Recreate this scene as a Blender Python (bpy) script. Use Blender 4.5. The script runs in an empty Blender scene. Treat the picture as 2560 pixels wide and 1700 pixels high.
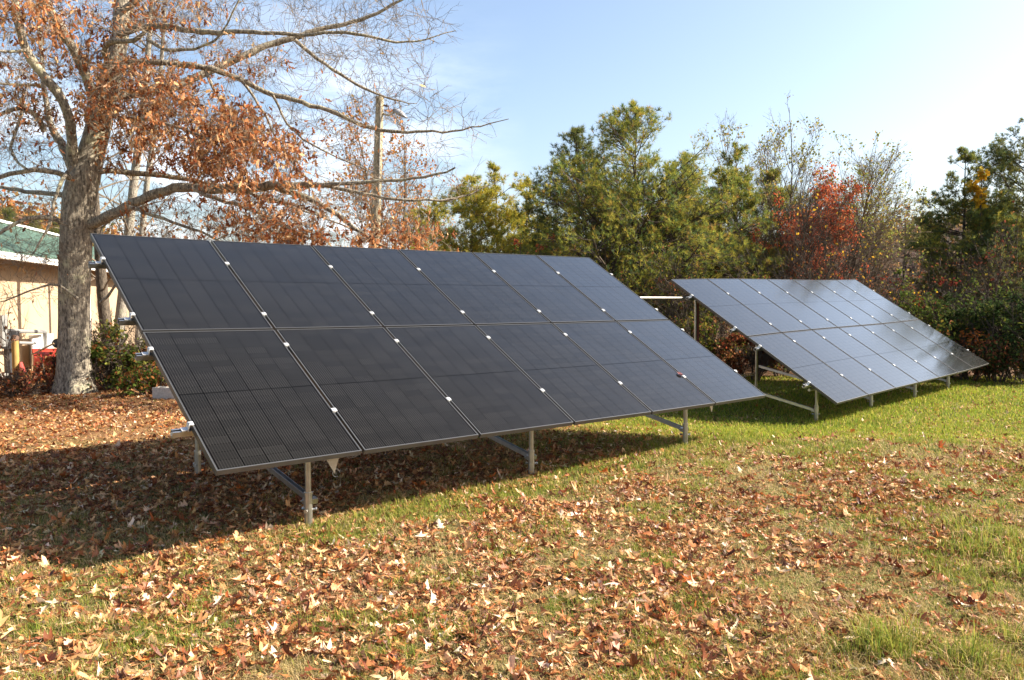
import bpy, math
import numpy as np

# ------------------------------------------------------------------ camera, sky, sun, exposure
scene = bpy.context.scene
COL = scene.collection
F_PX = 1993.6
PITCH = math.radians(2.9)
EYE = 1.62
cam = bpy.data.cameras.new("camera")
cam.sensor_width = 36.0
cam.lens = 36.0 * F_PX / 2560.0
cam.clip_start = 0.05
cam.clip_end = 2000.0
camo = bpy.data.objects.new("camera", cam)
COL.objects.link(camo)
camo.location = (0, 0, EYE)
camo.rotation_euler = (math.radians(90) - PITCH, 0, 0)
scene.camera = camo

SUN_EL = math.radians(35.3)
SUN_AZ = math.radians(85.4)          # clockwise from +Y
world = bpy.data.worlds.new("World")
scene.world = world
world.use_nodes = True


def build_world():
    nt = world.node_tree
    nt.nodes.clear()
    N, L = nt.nodes, nt.links
    out = N.new("ShaderNodeOutputWorld")
    bg = N.new("ShaderNodeBackground")
    bg.inputs["Strength"].default_value = 0.083
    sky = N.new("ShaderNodeTexSky")
    sky.sky_type = 'NISHITA'
    sky.sun_disc = False
    sky.sun_elevation = SUN_EL
    sky.sun_rotation = SUN_AZ
    sky.altitude = 300
    sky.air_density = 1.0
    sky.dust_density = 3.2
    sky.ozone_density = 0.7
    tc = N.new("ShaderNodeTexCoord")
    mp = N.new("ShaderNodeMapping")
    mp.inputs["Scale"].default_value = (1.6, 1.6, 5.5)
    nz = N.new("ShaderNodeTexNoise")
    nz.inputs["Scale"].default_value = 2.6
    nz.inputs["Detail"].default_value = 8
    nz.inputs["Roughness"].default_value = 0.62
    L.new(tc.outputs["Generated"], mp.inputs["Vector"])
    L.new(mp.outputs["Vector"], nz.inputs["Vector"])
    rmp = N.new("ShaderNodeMapRange")
    rmp.inputs["From Min"].default_value = 0.43
    rmp.inputs["From Max"].default_value = 0.60
    L.new(nz.outputs["Fac"], rmp.inputs["Value"])
    sep = N.new("ShaderNodeSeparateXYZ")
    L.new(tc.outputs["Generated"], sep.inputs["Vector"])
    mx = N.new("ShaderNodeMapRange")          # clouds lie to the west (left)
    mx.inputs["From Min"].default_value = 0.02
    mx.inputs["From Max"].default_value = -0.22
    L.new(sep.outputs["X"], mx.inputs["Value"])
    mz = N.new("ShaderNodeMapRange")
    mz.inputs["From Min"].default_value = 0.36
    mz.inputs["From Max"].default_value = 0.16
    L.new(sep.outputs["Z"], mz.inputs["Value"])
    m1 = N.new("ShaderNodeMath"); m1.operation = 'MULTIPLY'
    m2 = N.new("ShaderNodeMath"); m2.operation = 'MULTIPLY'
    m3 = N.new("ShaderNodeMath"); m3.operation = 'MULTIPLY'
    m3.inputs[1].default_value = 0.8
    L.new(rmp.outputs["Result"], m1.inputs[0]); L.new(mx.outputs["Result"], m1.inputs[1])
    L.new(m1.outputs[0], m2.inputs[0]); L.new(mz.outputs["Result"], m2.inputs[1])
    L.new(m2.outputs[0], m3.inputs[0])
    mix = N.new("ShaderNodeMix"); mix.data_type = 'RGBA'
    L.new(m3.outputs[0], mix.inputs["Factor"])
    L.new(sky.outputs["Color"], mix.inputs["A"])
    mix.inputs["B"].default_value = (6.6, 6.8, 7.2, 1)
    L.new(mix.outputs["Result"], bg.inputs["Color"])
    L.new(bg.outputs["Background"], out.inputs["Surface"])


build_world()
sun = bpy.data.lights.new("sun", 'SUN')
sun.energy = 5.0
sun.angle = math.radians(0.53)
sun.color = (1.0, 0.91, 0.77)
suno = bpy.data.objects.new("sun", sun)
COL.objects.link(suno)
suno.rotation_euler = (math.radians(90) - SUN_EL, 0, -SUN_AZ + math.pi)
suno.location = (20, 0, 20)

scene.view_settings.view_transform = 'Standard'
scene.view_settings.look = 'None'
scene.view_settings.exposure = 1.72
scene.view_settings.gamma = 1.0
scene.cycles.max_bounces = 6
scene.cycles.transparent_max_bounces = 4

# ------------------------------------------------------------------ helpers
K = 2560.0 / 2361.0
cp, sp = math.cos(PITCH), math.sin(PITCH)
A3 = lambda *a: np.array(a, float)


def at(px, py, y):
    """a point of the place at depth y (metres north of the camera) seen at measuring-sheet px, py"""
    cx = (np.asarray(px, float) * K - 1280) / F_PX
    cy = (np.asarray(py, float) * K - 850) / F_PX
    Y = cp - cy * sp
    Z = -cy * cp - sp
    s = np.asarray(y, float) / Y
    return np.stack([cx * s, Y * s, EYE + Z * s], -1)


def norm(v):
    return v / (np.linalg.norm(v, axis=-1, keepdims=True) + 1e-12)


def mesh(name, V, faces, mat, parent=None, org=(0, 0, 0), col=None, uv=None, smooth=False):
    """one mesh object; faces: list of (k,3)/(k,4) int arrays; col: per-vertex rgb; uv: per-vertex"""
    V = np.asarray(V, float) - np.asarray(org, float)
    me = bpy.data.meshes.new(name)
    tot = [(np.asarray(f, np.int32)) for f in faces if len(f)]
    li = np.concatenate([f.ravel() for f in tot])
    sizes = np.concatenate([np.full(len(f), f.shape[1], np.int32) for f in tot])
    starts = np.concatenate([[0], np.cumsum(sizes)[:-1]]).astype(np.int32)
    me.vertices.add(len(V)); me.vertices.foreach_set("co", V.astype(np.float32).ravel())
    me.loops.add(len(li)); me.loops.foreach_set("vertex_index", li)
    me.polygons.add(len(sizes))
    me.polygons.foreach_set("loop_start", starts)
    me.polygons.foreach_set("loop_total", sizes)
    me.polygons.foreach_set("use_smooth", np.full(len(sizes), bool(smooth)))
    if col is not None:
        a = me.color_attributes.new("col", 'FLOAT_COLOR', 'POINT')
        c4 = np.ones((len(V), 4), np.float32); c4[:, :3] = col
        a.data.foreach_set("color", c4.ravel())
    if uv is not None:
        l = me.uv_layers.new(name="UVMap")
        l.data.foreach_set("uv", np.asarray(uv, np.float32)[li].ravel())
    me.update(); me.validate()
    me.materials.append(mat)
    o = bpy.data.objects.new(name, me)
    COL.objects.link(o)
    if parent is not None:
        o.parent = parent
    else:
        o.location = org
    return o


def tag(o, label=None, cat=None, group=None, kind=None):
    if label: o["label"] = label
    if cat: o["category"] = cat
    if group: o["group"] = group
    if kind: o["kind"] = kind
    return o


def empty(name, loc, label, cat, group=None):
    o = bpy.data.objects.new(name, None)
    COL.objects.link(o); o.location = loc
    o.empty_display_size = 0.2
    return tag(o, label, cat, group)


class MB:
    def __init__(s): s.V = []; s.F = {3: [], 4: []}; s.n = 0; s.C = []
    def add(s, V, F, c=None):
        V = np.asarray(V, float)
        for f in F:
            f = np.asarray(f, int)
            if len(f): s.F[f.shape[1]].append(f + s.n)
        s.V.append(V); s.n += len(V)
        s.C.append(np.broadcast_to(A3(1, 1, 1) if c is None else np.asarray(c, float), (len(V), 3)))
    def box(s, o, a, b, c):
        """corner o and three edge vectors"""
        o, a, b, c = map(lambda v: np.asarray(v, float), (o, a, b, c))
        V = [o, o + a, o + a + b, o + b, o + c, o + a + c, o + a + b + c, o + b + c]
        F = np.array([[0, 3, 2, 1], [4, 5, 6, 7], [0, 1, 5, 4], [1, 2, 6, 5], [2, 3, 7, 6], [3, 0, 4, 7]])
        if np.dot(np.cross(a, b), c) < 0: F = F[:, ::-1]
        s.add(V, [F])
    def cbox(s, ctr, sx, sy, sz, rz=0, ax=None):
        if ax is None:
            ax = np.array([[math.cos(rz), math.sin(rz), 0], [-math.sin(rz), math.cos(rz), 0], [0, 0, 1]])
        a, b, c = ax[0] * sx, ax[1] * sy, ax[2] * sz
        s.box(np.asarray(ctr, float) - a / 2 - b / 2 - c / 2, a, b, c)
    def tube(s, pts, rad, sides=8, caps=True):
        V, F = tubes(np.asarray(pts, float)[None], np.broadcast_to(np.asarray(rad, float), (1, len(pts))), sides)
        s.add(V, [F])
        if caps:
            n = len(pts)
            for k, rev in ((0, True), (n - 1, False)):
                ring = V[k * sides:(k + 1) * sides]
                cv = np.concatenate([ring, ring.mean(0)[None]])
                i = np.arange(sides)
                f = np.stack([i, (i + 1) % sides, np.full(sides, sides)], 1)
                s.add(cv, [f[:, ::-1] if rev else f])
    def build(s, name, mat, parent=None, org=(0, 0, 0), smooth=False, col=False):
        V = np.concatenate(s.V)
        fs = [np.concatenate(s.F[k]) for k in (3, 4) if s.F[k]]
        return mesh(name, V, fs, mat, parent, org, col=np.concatenate(s.C) if col else None, smooth=smooth)


def tubes(P, R, sides):
    """P (M,n,3), R (M,n) -> verts, quads"""
    M, n, _ = P.shape
    T = np.gradient(P, axis=1) if n > 2 else np.repeat((P[:, 1:] - P[:, :1]), 2, axis=1)
    T = norm(T)
    mean = norm(P[:, -1] - P[:, 0])
    ref = np.where(np.abs(mean[:, 2:3]) > 0.7, A3(1, 0, 0), A3(0, 0, 1))
    ref = norm(np.cross(mean, ref))[:, None, :]
    U = norm(ref - (ref * T).sum(-1, keepdims=True) * T)
    W = np.cross(T, U)
    a = np.arange(sides) * 2 * math.pi / sides
    ring = P[:, :, None, :] + R[:, :, None, None] * (np.cos(a)[:, None] * U[:, :, None, :] + np.sin(a)[:, None] * W[:, :, None, :])
    V = ring.reshape(-1, 3)
    m = np.arange(M)[:, None, None] * n * sides
    r = np.arange(n - 1)[None, :, None] * sides
    i = np.arange(sides)[None, None, :]
    j = (np.arange(sides)[None, None, :] + 1) % sides
    F = np.stack([m + r + i, m + r + j, m + r + sides + j, m + r + sides + i], -1).reshape(-1, 4)
    return V, F


def rotm(axis, ang):
    c, s_ = math.cos(ang), math.sin(ang)
    x, y, z = axis
    return np.array([[c + x * x * (1 - c), x * y * (1 - c) - z * s_, x * z * (1 - c) + y * s_],
                     [y * x * (1 - c) + z * s_, c + y * y * (1 - c), y * z * (1 - c) - x * s_],
                     [z * x * (1 - c) - y * s_, z * y * (1 - c) + x * s_, c + z * z * (1 - c)]])


def vnoise(x, y, scale, seed):
    """smooth value noise 0..1"""
    tab = np.random.default_rng(seed).random((64, 64))
    x = np.asarray(x) / scale; y = np.asarray(y) / scale
    xi = np.floor(x).astype(int); yi = np.floor(y).astype(int)
    fx = x - xi; fy = y - yi
    fx = fx * fx * (3 - 2 * fx); fy = fy * fy * (3 - 2 * fy)
    g = lambda a, b: tab[a % 64, b % 64]
    return (g(xi, yi) * (1 - fx) + g(xi + 1, yi) * fx) * (1 - fy) + (g(xi, yi + 1) * (1 - fx) + g(xi + 1, yi + 1) * fx) * fy


def sstep(a, b, x):
    t = np.clip((x - a) / (b - a), 0, 1)
    return t * t * (3 - 2 * t)


# ------------------------------------------------------------------ materials
def newmat(name):
    m = bpy.data.materials.new(name); m.use_nodes = True
    m.node_tree.nodes.clear()
    return m, m.node_tree.nodes, m.node_tree.links


def principled(name, base, rough=0.6, metal=0.0, noise=None, bump=None, spec=0.5, coord='Object'):
    """noise=(scale, amount) mottles the colour; bump=(scale, strength, distance)"""
    m, N, L = newmat(name)
    out = N.new("ShaderNodeOutputMaterial"); b = N.new("ShaderNodeBsdfPrincipled")
    L.new(b.outputs[0], out.inputs[0])
    b.inputs["Base Color"].default_value = (*base, 1)
    b.inputs["Roughness"].default_value = rough
    b.inputs["Metallic"].default_value = metal
    b.inputs["Specular IOR Level"].default_value = spec
    tc = N.new("ShaderNodeTexCoord")
    if noise:
        nz = N.new("ShaderNodeTexNoise"); nz.inputs["Scale"].default_value = noise[0]
        nz.inputs["Detail"].default_value = 6
        L.new(tc.outputs[coord], nz.inputs["Vector"])
        mr = N.new("ShaderNodeMapRange")
        mr.inputs["From Min"].default_value = .3; mr.inputs["From Max"].default_value = .7
        mr.inputs["To Min"].default_value = 1 - noise[1]; mr.inputs["To Max"].default_value = 1 + noise[1]
        L.new(nz.outputs["Fac"], mr.inputs["Value"])
        mx = N.new("ShaderNodeVectorMath"); mx.operation = 'SCALE'
        mx.inputs[0].default_value = base
        L.new(mr.outputs[0], mx.inputs["Scale"])
        L.new(mx.outputs[0], b.inputs["Base Color"])
    if bump:
        n2 = N.new("ShaderNodeTexNoise"); n2.inputs["Scale"].default_value = bump[0]; n2.inputs["Detail"].default_value = 4
        L.new(tc.outputs[coord], n2.inputs["Vector"])
        bp = N.new("ShaderNodeBump"); bp.inputs["Strength"].default_value = bump[1]; bp.inputs["Distance"].default_value = bump[2]
        L.new(n2.outputs["Fac"], bp.inputs["Height"]); L.new(bp.outputs[0], b.inputs["Normal"])
    return m


def foliage(name, transl=0.35, rough=0.55, gloss=0.0, tint=(1, 1, 1)):
    """colour comes from each leaf's own colour attribute"""
    m, N, L = newmat(name)
    out = N.new("ShaderNodeOutputMaterial")
    at_ = N.new("ShaderNodeAttribute"); at_.attribute_name = "col"
    d = N.new("ShaderNodeBsdfDiffuse"); t = N.new("ShaderNodeBsdfTranslucent")
    mx = N.new("ShaderNodeMixShader"); mx.inputs[0].default_value = transl
    L.new(at_.outputs["Color"], d.inputs["Color"]); L.new(at_.outputs["Color"], t.inputs["Color"])
    L.new(d.outputs[0], mx.inputs[1]); L.new(t.outputs[0], mx.inputs[2])
    last = mx
    if gloss:
        g = N.new("ShaderNodeBsdfGlossy"); g.inputs["Roughness"].default_value = rough
        m2 = N.new("ShaderNodeMixShader"); m2.inputs[0].default_value = gloss
        L.new(mx.outputs[0], m2.inputs[1]); L.new(g.outputs[0], m2.inputs[2]); last = m2
    L.new(last.outputs[0], out.inputs[0])
    return m


def bark_mat(name, dark, light, lichen=None, scale=1.0):
    m, N, L = newmat(name)
    out = N.new("ShaderNodeOutputMaterial"); b = N.new("ShaderNodeBsdfPrincipled")
    L.new(b.outputs[0], out.inputs[0]); b.inputs["Roughness"].default_value = .9
    b.inputs["Specular IOR Level"].default_value = .15
    tc = N.new("ShaderNodeTexCoord"); mp = N.new("ShaderNodeMapping")
    mp.inputs["Scale"].default_value = (13 * scale, 13 * scale, 4.2 * scale)
    L.new(tc.outputs["Object"], mp.inputs["Vector"])
    nz = N.new("ShaderNodeTexNoise"); nz.inputs["Scale"].default_value = 2.8; nz.inputs["Detail"].default_value = 7
    nz.inputs["Roughness"].default_value = .65
    L.new(mp.outputs[0], nz.inputs["Vector"])
    cr = N.new("ShaderNodeValToRGB")
    cr.color_ramp.elements[0].position = .36; cr.color_ramp.elements[0].color = (*dark, 1)
    cr.color_ramp.elements[1].position = .62; cr.color_ramp.elements[1].color = (*light, 1)
    L.new(nz.outputs["Fac"], cr.inputs[0])
    colout = cr.outputs[0]
    if lichen:
        n2 = N.new("ShaderNodeTexNoise"); n2.inputs["Scale"].default_value = 3.2 * scale; n2.inputs["Detail"].default_value = 7
        n2.inputs["Roughness"].default_value = .7
        L.new(tc.outputs["Object"], n2.inputs["Vector"])
        r2 = N.new("ShaderNodeMapRange"); r2.inputs["From Min"].default_value = .54; r2.inputs["From Max"].default_value = .66
        r2.inputs["To Max"].default_value = .75
        L.new(n2.outputs["Fac"], r2.inputs["Value"])
        mx = N.new("ShaderNodeMix"); mx.data_type = 'RGBA'
        L.new(r2.outputs[0], mx.inputs["Factor"]); L.new(colout, mx.inputs["A"])
        mx.inputs["B"].default_value = (*lichen, 1)
        colout = mx.outputs["Result"]
    L.new(colout, b.inputs["Base Color"])
    bp = N.new("ShaderNodeBump"); bp.inputs["Strength"].default_value = .9; bp.inputs["Distance"].default_value = .03
    L.new(nz.outputs["Fac"], bp.inputs["Height"]); L.new(bp.outputs[0], b.inputs["Normal"])
    return m


M_OAKBARK = bark_mat("oak_bark", (.07, .058, .046), (.40, .345, .265), (.54, .51, .33), .9)
M_BARK_DARK = bark_mat("dark_bark", (.035, .028, .022), (.13, .105, .08))
M_BARK_PALE = bark_mat("pale_bark", (.13, .11, .09), (.34, .31, .26), (.30, .30, .22), 1.3)
M_TWIG = principled("twig_bark", (.17, .135, .10), .9, noise=(3, .35), spec=.1)
M_TWIG_DARK = principled("dark_twig_bark", (.085, .066, .052), .9, noise=(3, .3), spec=.1)
M_LEAF = foliage("leaf", .38)
M_NEEDLE = foliage("needle", .42)
M_LITTER = foliage("dry_leaf", .22, .42, .025)
M_GRASS = foliage("grass_blade", .40)
M_GALV = principled("galvanised_steel", (.40, .385, .35), .36, .9, noise=(9, .16))
M_STRUT = principled("strut_steel", (.48, .48, .47), .30, .95, noise=(20, .12))
M_CLAMP = principled("clamp_aluminium", (.62, .62, .62), .42, .6)
M_FRAME = principled("anodised_frame", (.085, .08, .075), .38, .6, noise=(12, .12))
M_LIP = principled("frame_lip", (.14, .137, .13), .32, .75)  # paler copy of the frame metal, bright edge highlight put into its colour
M_BACK = principled("backsheet", (.03, .03, .03), .6)


def panel_glass_mat():
    m, N, L = newmat("solar_glass")
    out = N.new("ShaderNodeOutputMaterial"); b = N.new("ShaderNodeBsdfPrincipled")
    L.new(b.outputs[0], out.inputs[0])
    uv = N.new("ShaderNodeUVMap")
    sep = N.new("ShaderNodeSeparateXYZ"); L.new(uv.outputs[0], sep.inputs[0])

    def mth(op, a, b_=None, c=None):
        n = N.new("ShaderNodeMath"); n.operation = op
        for i, v in enumerate((a, b_, c)):
            if v is None: continue
            if isinstance(v, (int, float)): n.inputs[i].default_value = v
            else: L.new(v, n.inputs[i])
        return n.outputs[0]
    U, Vv = sep.outputs[0], sep.outputs[1]
    # u in cells 0..6, v in half cells 0..20 with a wider bar at 10
    fu = mth('FRACT', U); iu = mth('FLOOR', U)
    fv = mth('FRACT', Vv); iv = mth('FLOOR', Vv)
    fin = mth('FRACT', mth('MULTIPLY', fu, 9.0))
    finm = mth('LESS_THAN', mth('ABSOLUTE', mth('SUBTRACT', fin, .5)), .12)
    cellgap_u = mth('LESS_THAN', mth('ABSOLUTE', mth('SUBTRACT', fu, .5)), .478)      # 1 inside the cell
    vd = mth('ABSOLUTE', mth('SUBTRACT', fv, .5))
    cellgap_v = mth('LESS_THAN', vd, .475)
    dot = mth('MULTIPLY', mth('GREATER_THAN', vd, .45), mth('LESS_THAN', mth('ABSOLUTE', mth('SUBTRACT', fin, .5)), .17))
    midbar = mth('LESS_THAN', mth('ABSOLUTE', mth('SUBTRACT', Vv, 10.0)), .085)
    cmb = N.new("ShaderNodeCombineXYZ"); L.new(iu, cmb.inputs[0]); L.new(iv, cmb.inputs[1])
    oi = N.new("ShaderNodeObjectInfo"); L.new(oi.outputs["Random"], cmb.inputs[2])
    wn = N.new("ShaderNodeTexWhiteNoise"); wn.noise_dimensions = '3D'; L.new(cmb.outputs[0], wn.inputs["Vector"])
    cell = mth('MULTIPLY_ADD', wn.outputs["Value"], .16, .92)
    finS = mth('MULTIPLY', mth('MULTIPLY', finm, mth('MULTIPLY_ADD', wn.outputs["Value"], .5, .65)), cellgap_u)
    base = mth('MULTIPLY', cell, .0038)
    base = mth('MULTIPLY', base, mth('MULTIPLY_ADD', cellgap_u, .5, .5))
    base = mth('MULTIPLY', base, mth('MULTIPLY_ADD', cellgap_v, .4, .6))
    base = mth('ADD', base, mth('MULTIPLY', finS, .012))
    base = mth('ADD', base, mth('MULTIPLY', dot, .011))
    base = mth('MULTIPLY', base, mth('SUBTRACT', 1.0, mth('MULTIPLY', midbar, .8)))
    # a film of dust
    tc = N.new("ShaderNodeTexCoord")
    nz = N.new("ShaderNodeTexNoise"); nz.inputs["Scale"].default_value = 3.0; nz.inputs["Detail"].default_value = 7
    L.new(tc.outputs["Object"], nz.inputs["Vector"])
    dust = mth('MULTIPLY_ADD', nz.outputs["Fac"], .0036, .0018)
    base = mth('ADD', base, mth('MULTIPLY', dust, mth('MULTIPLY_ADD', wn.outputs["Value"], .36, .82)))
    base = mth('MULTIPLY', mth('MULTIPLY', base, mth('MULTIPLY_ADD', cellgap_u, .75, .25)), mth('MULTIPLY_ADD', mth('LESS_THAN', vd, .455), .35, .65))
    cc = N.new("ShaderNodeCombineColor")
    L.new(base, cc.inputs[0]); L.new(mth('MULTIPLY', base, .96), cc.inputs[1]); L.new(mth('MULTIPLY', base, .93), cc.inputs[2])
    N.remove(b)
    df = N.new("ShaderNodeBsdfDiffuse"); L.new(cc.outputs[0], df.inputs["Color"])
    gl = N.new("ShaderNodeBsdfGlossy"); gl.inputs["Roughness"].default_value = .14
    ge = N.new("ShaderNodeNewGeometry")
    dt = N.new("ShaderNodeVectorMath"); dt.operation = 'DOT_PRODUCT'
    L.new(ge.outputs["Normal"], dt.inputs[0]); L.new(ge.outputs["Incoming"], dt.inputs[1])
    om = mth('SUBTRACT', 1.0, mth('ABSOLUTE', dt.outputs["Value"]))       # anti-reflective glass: weak head on, strong at a grazing view
    fr = mth('MINIMUM', mth('MULTIPLY', mth('POWER', om, 4.2), 1.26), 1.0)
    tint = N.new("ShaderNodeMix"); tint.data_type = 'RGBA'; tm = N.new('ShaderNodeMapRange'); tm.inputs['From Min'].default_value = .35; tm.inputs['From Max'].default_value = .66; L.new(om, tm.inputs['Value']); L.new(tm.outputs[0], tint.inputs["Factor"])
    tint.inputs["A"].default_value = (.62, .47, .33, 1); tint.inputs["B"].default_value = (.95, .99, 1, 1)      # coating: warm head on, neutral at a grazing view
    L.new(tint.outputs["Result"], gl.inputs["Color"])
    fr = mth('MULTIPLY', mth('MULTIPLY', fr, mth('MULTIPLY_ADD', cellgap_u, .42, .58)), mth('MULTIPLY_ADD', mth('LESS_THAN', vd, .455), .14, .86))
    fr = mth('MULTIPLY', fr, mth('SUBTRACT', 1.0, mth('MULTIPLY', midbar, .35)))
    ms = N.new("ShaderNodeMixShader"); L.new(fr, ms.inputs[0]); L.new(df.outputs[0], ms.inputs[1]); L.new(gl.outputs[0], ms.inputs[2])
    L.new(ms.outputs[0], out.inputs[0])
    return m


M_GLASS = panel_glass_mat()

# ------------------------------------------------------------------ ground, hills
def ground_mat():
    m, N, L = newmat("ground_turf")
    out = N.new("ShaderNodeOutputMaterial"); b = N.new("ShaderNodeBsdfPrincipled")
    L.new(b.outputs[0], out.inputs[0]); b.inputs["Roughness"].default_value = .95
    b.inputs["Specular IOR Level"].default_value = .1
    tc = N.new("ShaderNodeTexCoord")

    def noise(scale, det=6, r=.6):
        n = N.new("ShaderNodeTexNoise"); n.inputs["Scale"].default_value = scale; n.inputs["Detail"].default_value = det
        n.inputs["Roughness"].default_value = r; L.new(tc.outputs["Object"], n.inputs["Vector"]); return n.outputs["Fac"]

    def ramp(f, stops):
        c = N.new("ShaderNodeValToRGB"); e = c.color_ramp.elements
        e[0].position, e[0].color = stops[0][0], (*stops[0][1], 1)
        e[1].position, e[1].color = stops[-1][0], (*stops[-1][1], 1)
        for p, q in stops[1:-1]:
            x = e.new(p); x.color = (*q, 1)
        L.new(f, c.inputs[0]); return c.outputs[0]

    def mix(f, a, b_):
        n = N.new("ShaderNodeMix"); n.data_type = 'RGBA'; L.new(f, n.inputs["Factor"]); L.new(a, n.inputs["A"]); L.new(b_, n.inputs["B"]); return n.outputs["Result"]

    def mrange(f, a, b_):
        n = N.new("ShaderNodeMapRange"); n.interpolation_type = 'SMOOTHSTEP'
        n.inputs["From Min"].default_value = a; n.inputs["From Max"].default_value = b_; L.new(f, n.inputs["Value"]); return n.outputs[0]

    def mul(a, b_):
        n = N.new("ShaderNodeMath"); n.operation = 'MULTIPLY'; L.new(a, n.inputs[0]); L.new(b_, n.inputs[1]); return n.outputs[0]
    fine = noise(38, 8, .7)
    turf = ramp(fine, [(.3, (.075, .055, .026)), (.5, (.17, .13, .06)), (.68, (.27, .21, .10))])
    green = ramp(fine, [(.3, (.035, .055, .012)), (.52, (.10, .13, .028)), (.7, (.19, .20, .055))])
    litter = ramp(noise(22, 8, .75), [(.3, (.07, .035, .016)), (.5, (.22, .115, .05)), (.66, (.36, .20, .10))])
    floor = ramp(noise(16, 8, .75), [(.3, (.03, .018, .010)), (.5, (.09, .05, .026)), (.68, (.17, .10, .05))])
    sx = N.new("ShaderNodeSeparateXYZ"); L.new(tc.outputs["Object"], sx.inputs[0])
    X, Y = sx.outputs[0], sx.outputs[1]
    c = mix(mrange(noise(.7, 5), .42, .62), turf, green)
    far_green = mul(mrange(Y, 7.5, 11.0), mrange(X, -1.5, 2.0))
    c = mix(far_green, c, green)
    lit = mul(mrange(Y, 7.0, 10.0), mrange(X, -.5, -3.0))
    c = mix(lit, c, litter)
    wob = N.new("ShaderNodeMath"); wob.operation = 'MULTIPLY_ADD'; L.new(noise(.5, 4), wob.inputs[0]); wob.inputs[1].default_value = 2.6; L.new(Y, wob.inputs[2])
    c = mix(mrange(wob.outputs[0], 17.4, 18.2), c, floor)
    L.new(c, b.inputs["Base Color"])
    bp = N.new("ShaderNodeBump"); bp.inputs["Strength"].default_value = .8; bp.inputs["Distance"].default_value = .04
    L.new(fine, bp.inputs["Height"]); L.new(bp.outputs[0], b.inputs["Normal"])
    return m


def gz(x, y):
    """gentle unevenness of the lawn"""
    dip = -.18 * sstep(9.3, 11.8, np.asarray(y, float) + .15 * np.asarray(x, float)) * sstep(-1.5, 2.5, np.asarray(x, float))
    near = np.exp(-((np.asarray(x) ** 2 + (np.asarray(y) - 9) ** 2) / 400.0))
    return ((vnoise(x, y, 1.7, 3) - .5) * .05 + (vnoise(x, y, .6, 4) - .5) * .018) * near + dip


def build_ground():
    gx = np.concatenate([[-900, -300, -100, -50, -30], np.arange(-22, 22.01, .2), [30, 50, 100, 300, 900]])
    gy = np.concatenate([[-200, -60, -20, -6], np.arange(-1, 27.01, .2), [32, 42, 60, 100, 300, 900]])
    X, Y = np.meshgrid(gx, gy)
    Z = gz(X, Y)
    V = np.stack([X, Y, Z], -1).reshape(-1, 3)
    ny, nx = X.shape
    i = (np.arange(ny - 1)[:, None] * nx + np.arange(nx - 1)[None]).ravel()
    Fq = np.stack([i, i + 1, i + nx + 1, i + nx], 1)
    tag(mesh("ground", V, [Fq], ground_mat(), smooth=True), kind="structure")


build_ground()


def hill(name, x0, x1, y0, depth, height, seed, skew, mat):
    """a wooded ridge; returns height function"""
    n, m_ = 90, 24
    u = np.linspace(0, 1, n); v = np.linspace(0, 1, m_)
    U, W = np.meshgrid(u, v)
    X = x0 + (x1 - x0) * U; Y = y0 + depth * W
    prof = np.sin(np.clip(U, 0, 1) * math.pi) ** .6 * (1 + skew * (U - .5))
    Z = height * prof * np.sin(W * math.pi / 2) ** .8 * (.8 + .4 * vnoise(X, Y, 18, seed)) - .3
    V = np.stack([X, Y, Z], -1).reshape(-1, 3)
    i = (np.arange(m_ - 1)[:, None] * n + np.arange(n - 1)[None]).ravel()
    o = mesh(name, V, [np.stack([i, i + 1, i + n + 1, i + n], 1)], mat, smooth=True)
    tag(o, kind="structure")
    return V


# ------------------------------------------------------------------ generic plant tools
def grow(rng, P, D, L, R, specs):
    """vectorised branching; specs per level: n, wob, trop, (kids, ang, lr, rr, start)"""
    out = []
    for sp_ in specs:
        M = len(P); n = sp_['n']
        pts = np.zeros((M, n, 3)); pts[:, 0] = P
        d = norm(D.copy()); step = (L / (n - 1))[:, None]
        dirs = np.zeros((M, n, 3)); dirs[:, 0] = d
        for k in range(1, n):
            d = norm(d + rng.normal(0, sp_['wob'], (M, 3)) + A3(0, 0, sp_['trop']))
            pts[:, k] = pts[:, k - 1] + d * step; dirs[:, k] = d
        t = np.linspace(0, 1, n)
        rad = R[:, None] * (1 - (1 - sp_.get('tip', .25)) * t[None])
        out.append((pts, rad, dirs))
        if 'kids' not in sp_: break
        kf = L / max(L.mean(), 1e-6)
        cnt = np.maximum(1, np.round(sp_['kids'] * np.clip(kf, .4, 2.0) + rng.uniform(-.5, .5, M))).astype(int)
        idx = np.repeat(np.arange(M), cnt); C = len(idx)
        tt = sp_['start'] + (1 - sp_['start']) * rng.random(C)
        fp = tt * (n - 1); a = np.minimum(fp.astype(int), n - 2); fr = (fp - a)[:, None]
        P2 = pts[idx, a] * (1 - fr) + pts[idx, a + 1] * fr
        pd = norm(dirs[idx, a + 1])
        rnd = rng.normal(0, 1, (C, 3)); perp = rnd - (rnd * pd).sum(-1, keepdims=True) * pd
        perp = norm(perp * A3(1, 1, sp_.get('flat', 1.0)))
        ang = np.radians(sp_['ang'] + rng.normal(0, sp_.get('angv', 10), C))[:, None]
        D2 = np.cos(ang) * pd + np.sin(ang) * perp
        L2 = L[idx] * sp_['lr'] * (1 - sp_.get('fall', .55) * (tt - sp_['start']) / (1 - sp_['start'] + 1e-6)) * rng.uniform(.65, 1.25, C)
        R2 = np.minimum(R[idx] * (1 - .7 * tt) * sp_['rr'], R[idx]) 
        R2 = np.maximum(R2, sp_.get('rmin', .004))
        P, D, L, R = P2, D2, L2, R2
    return out


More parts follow.
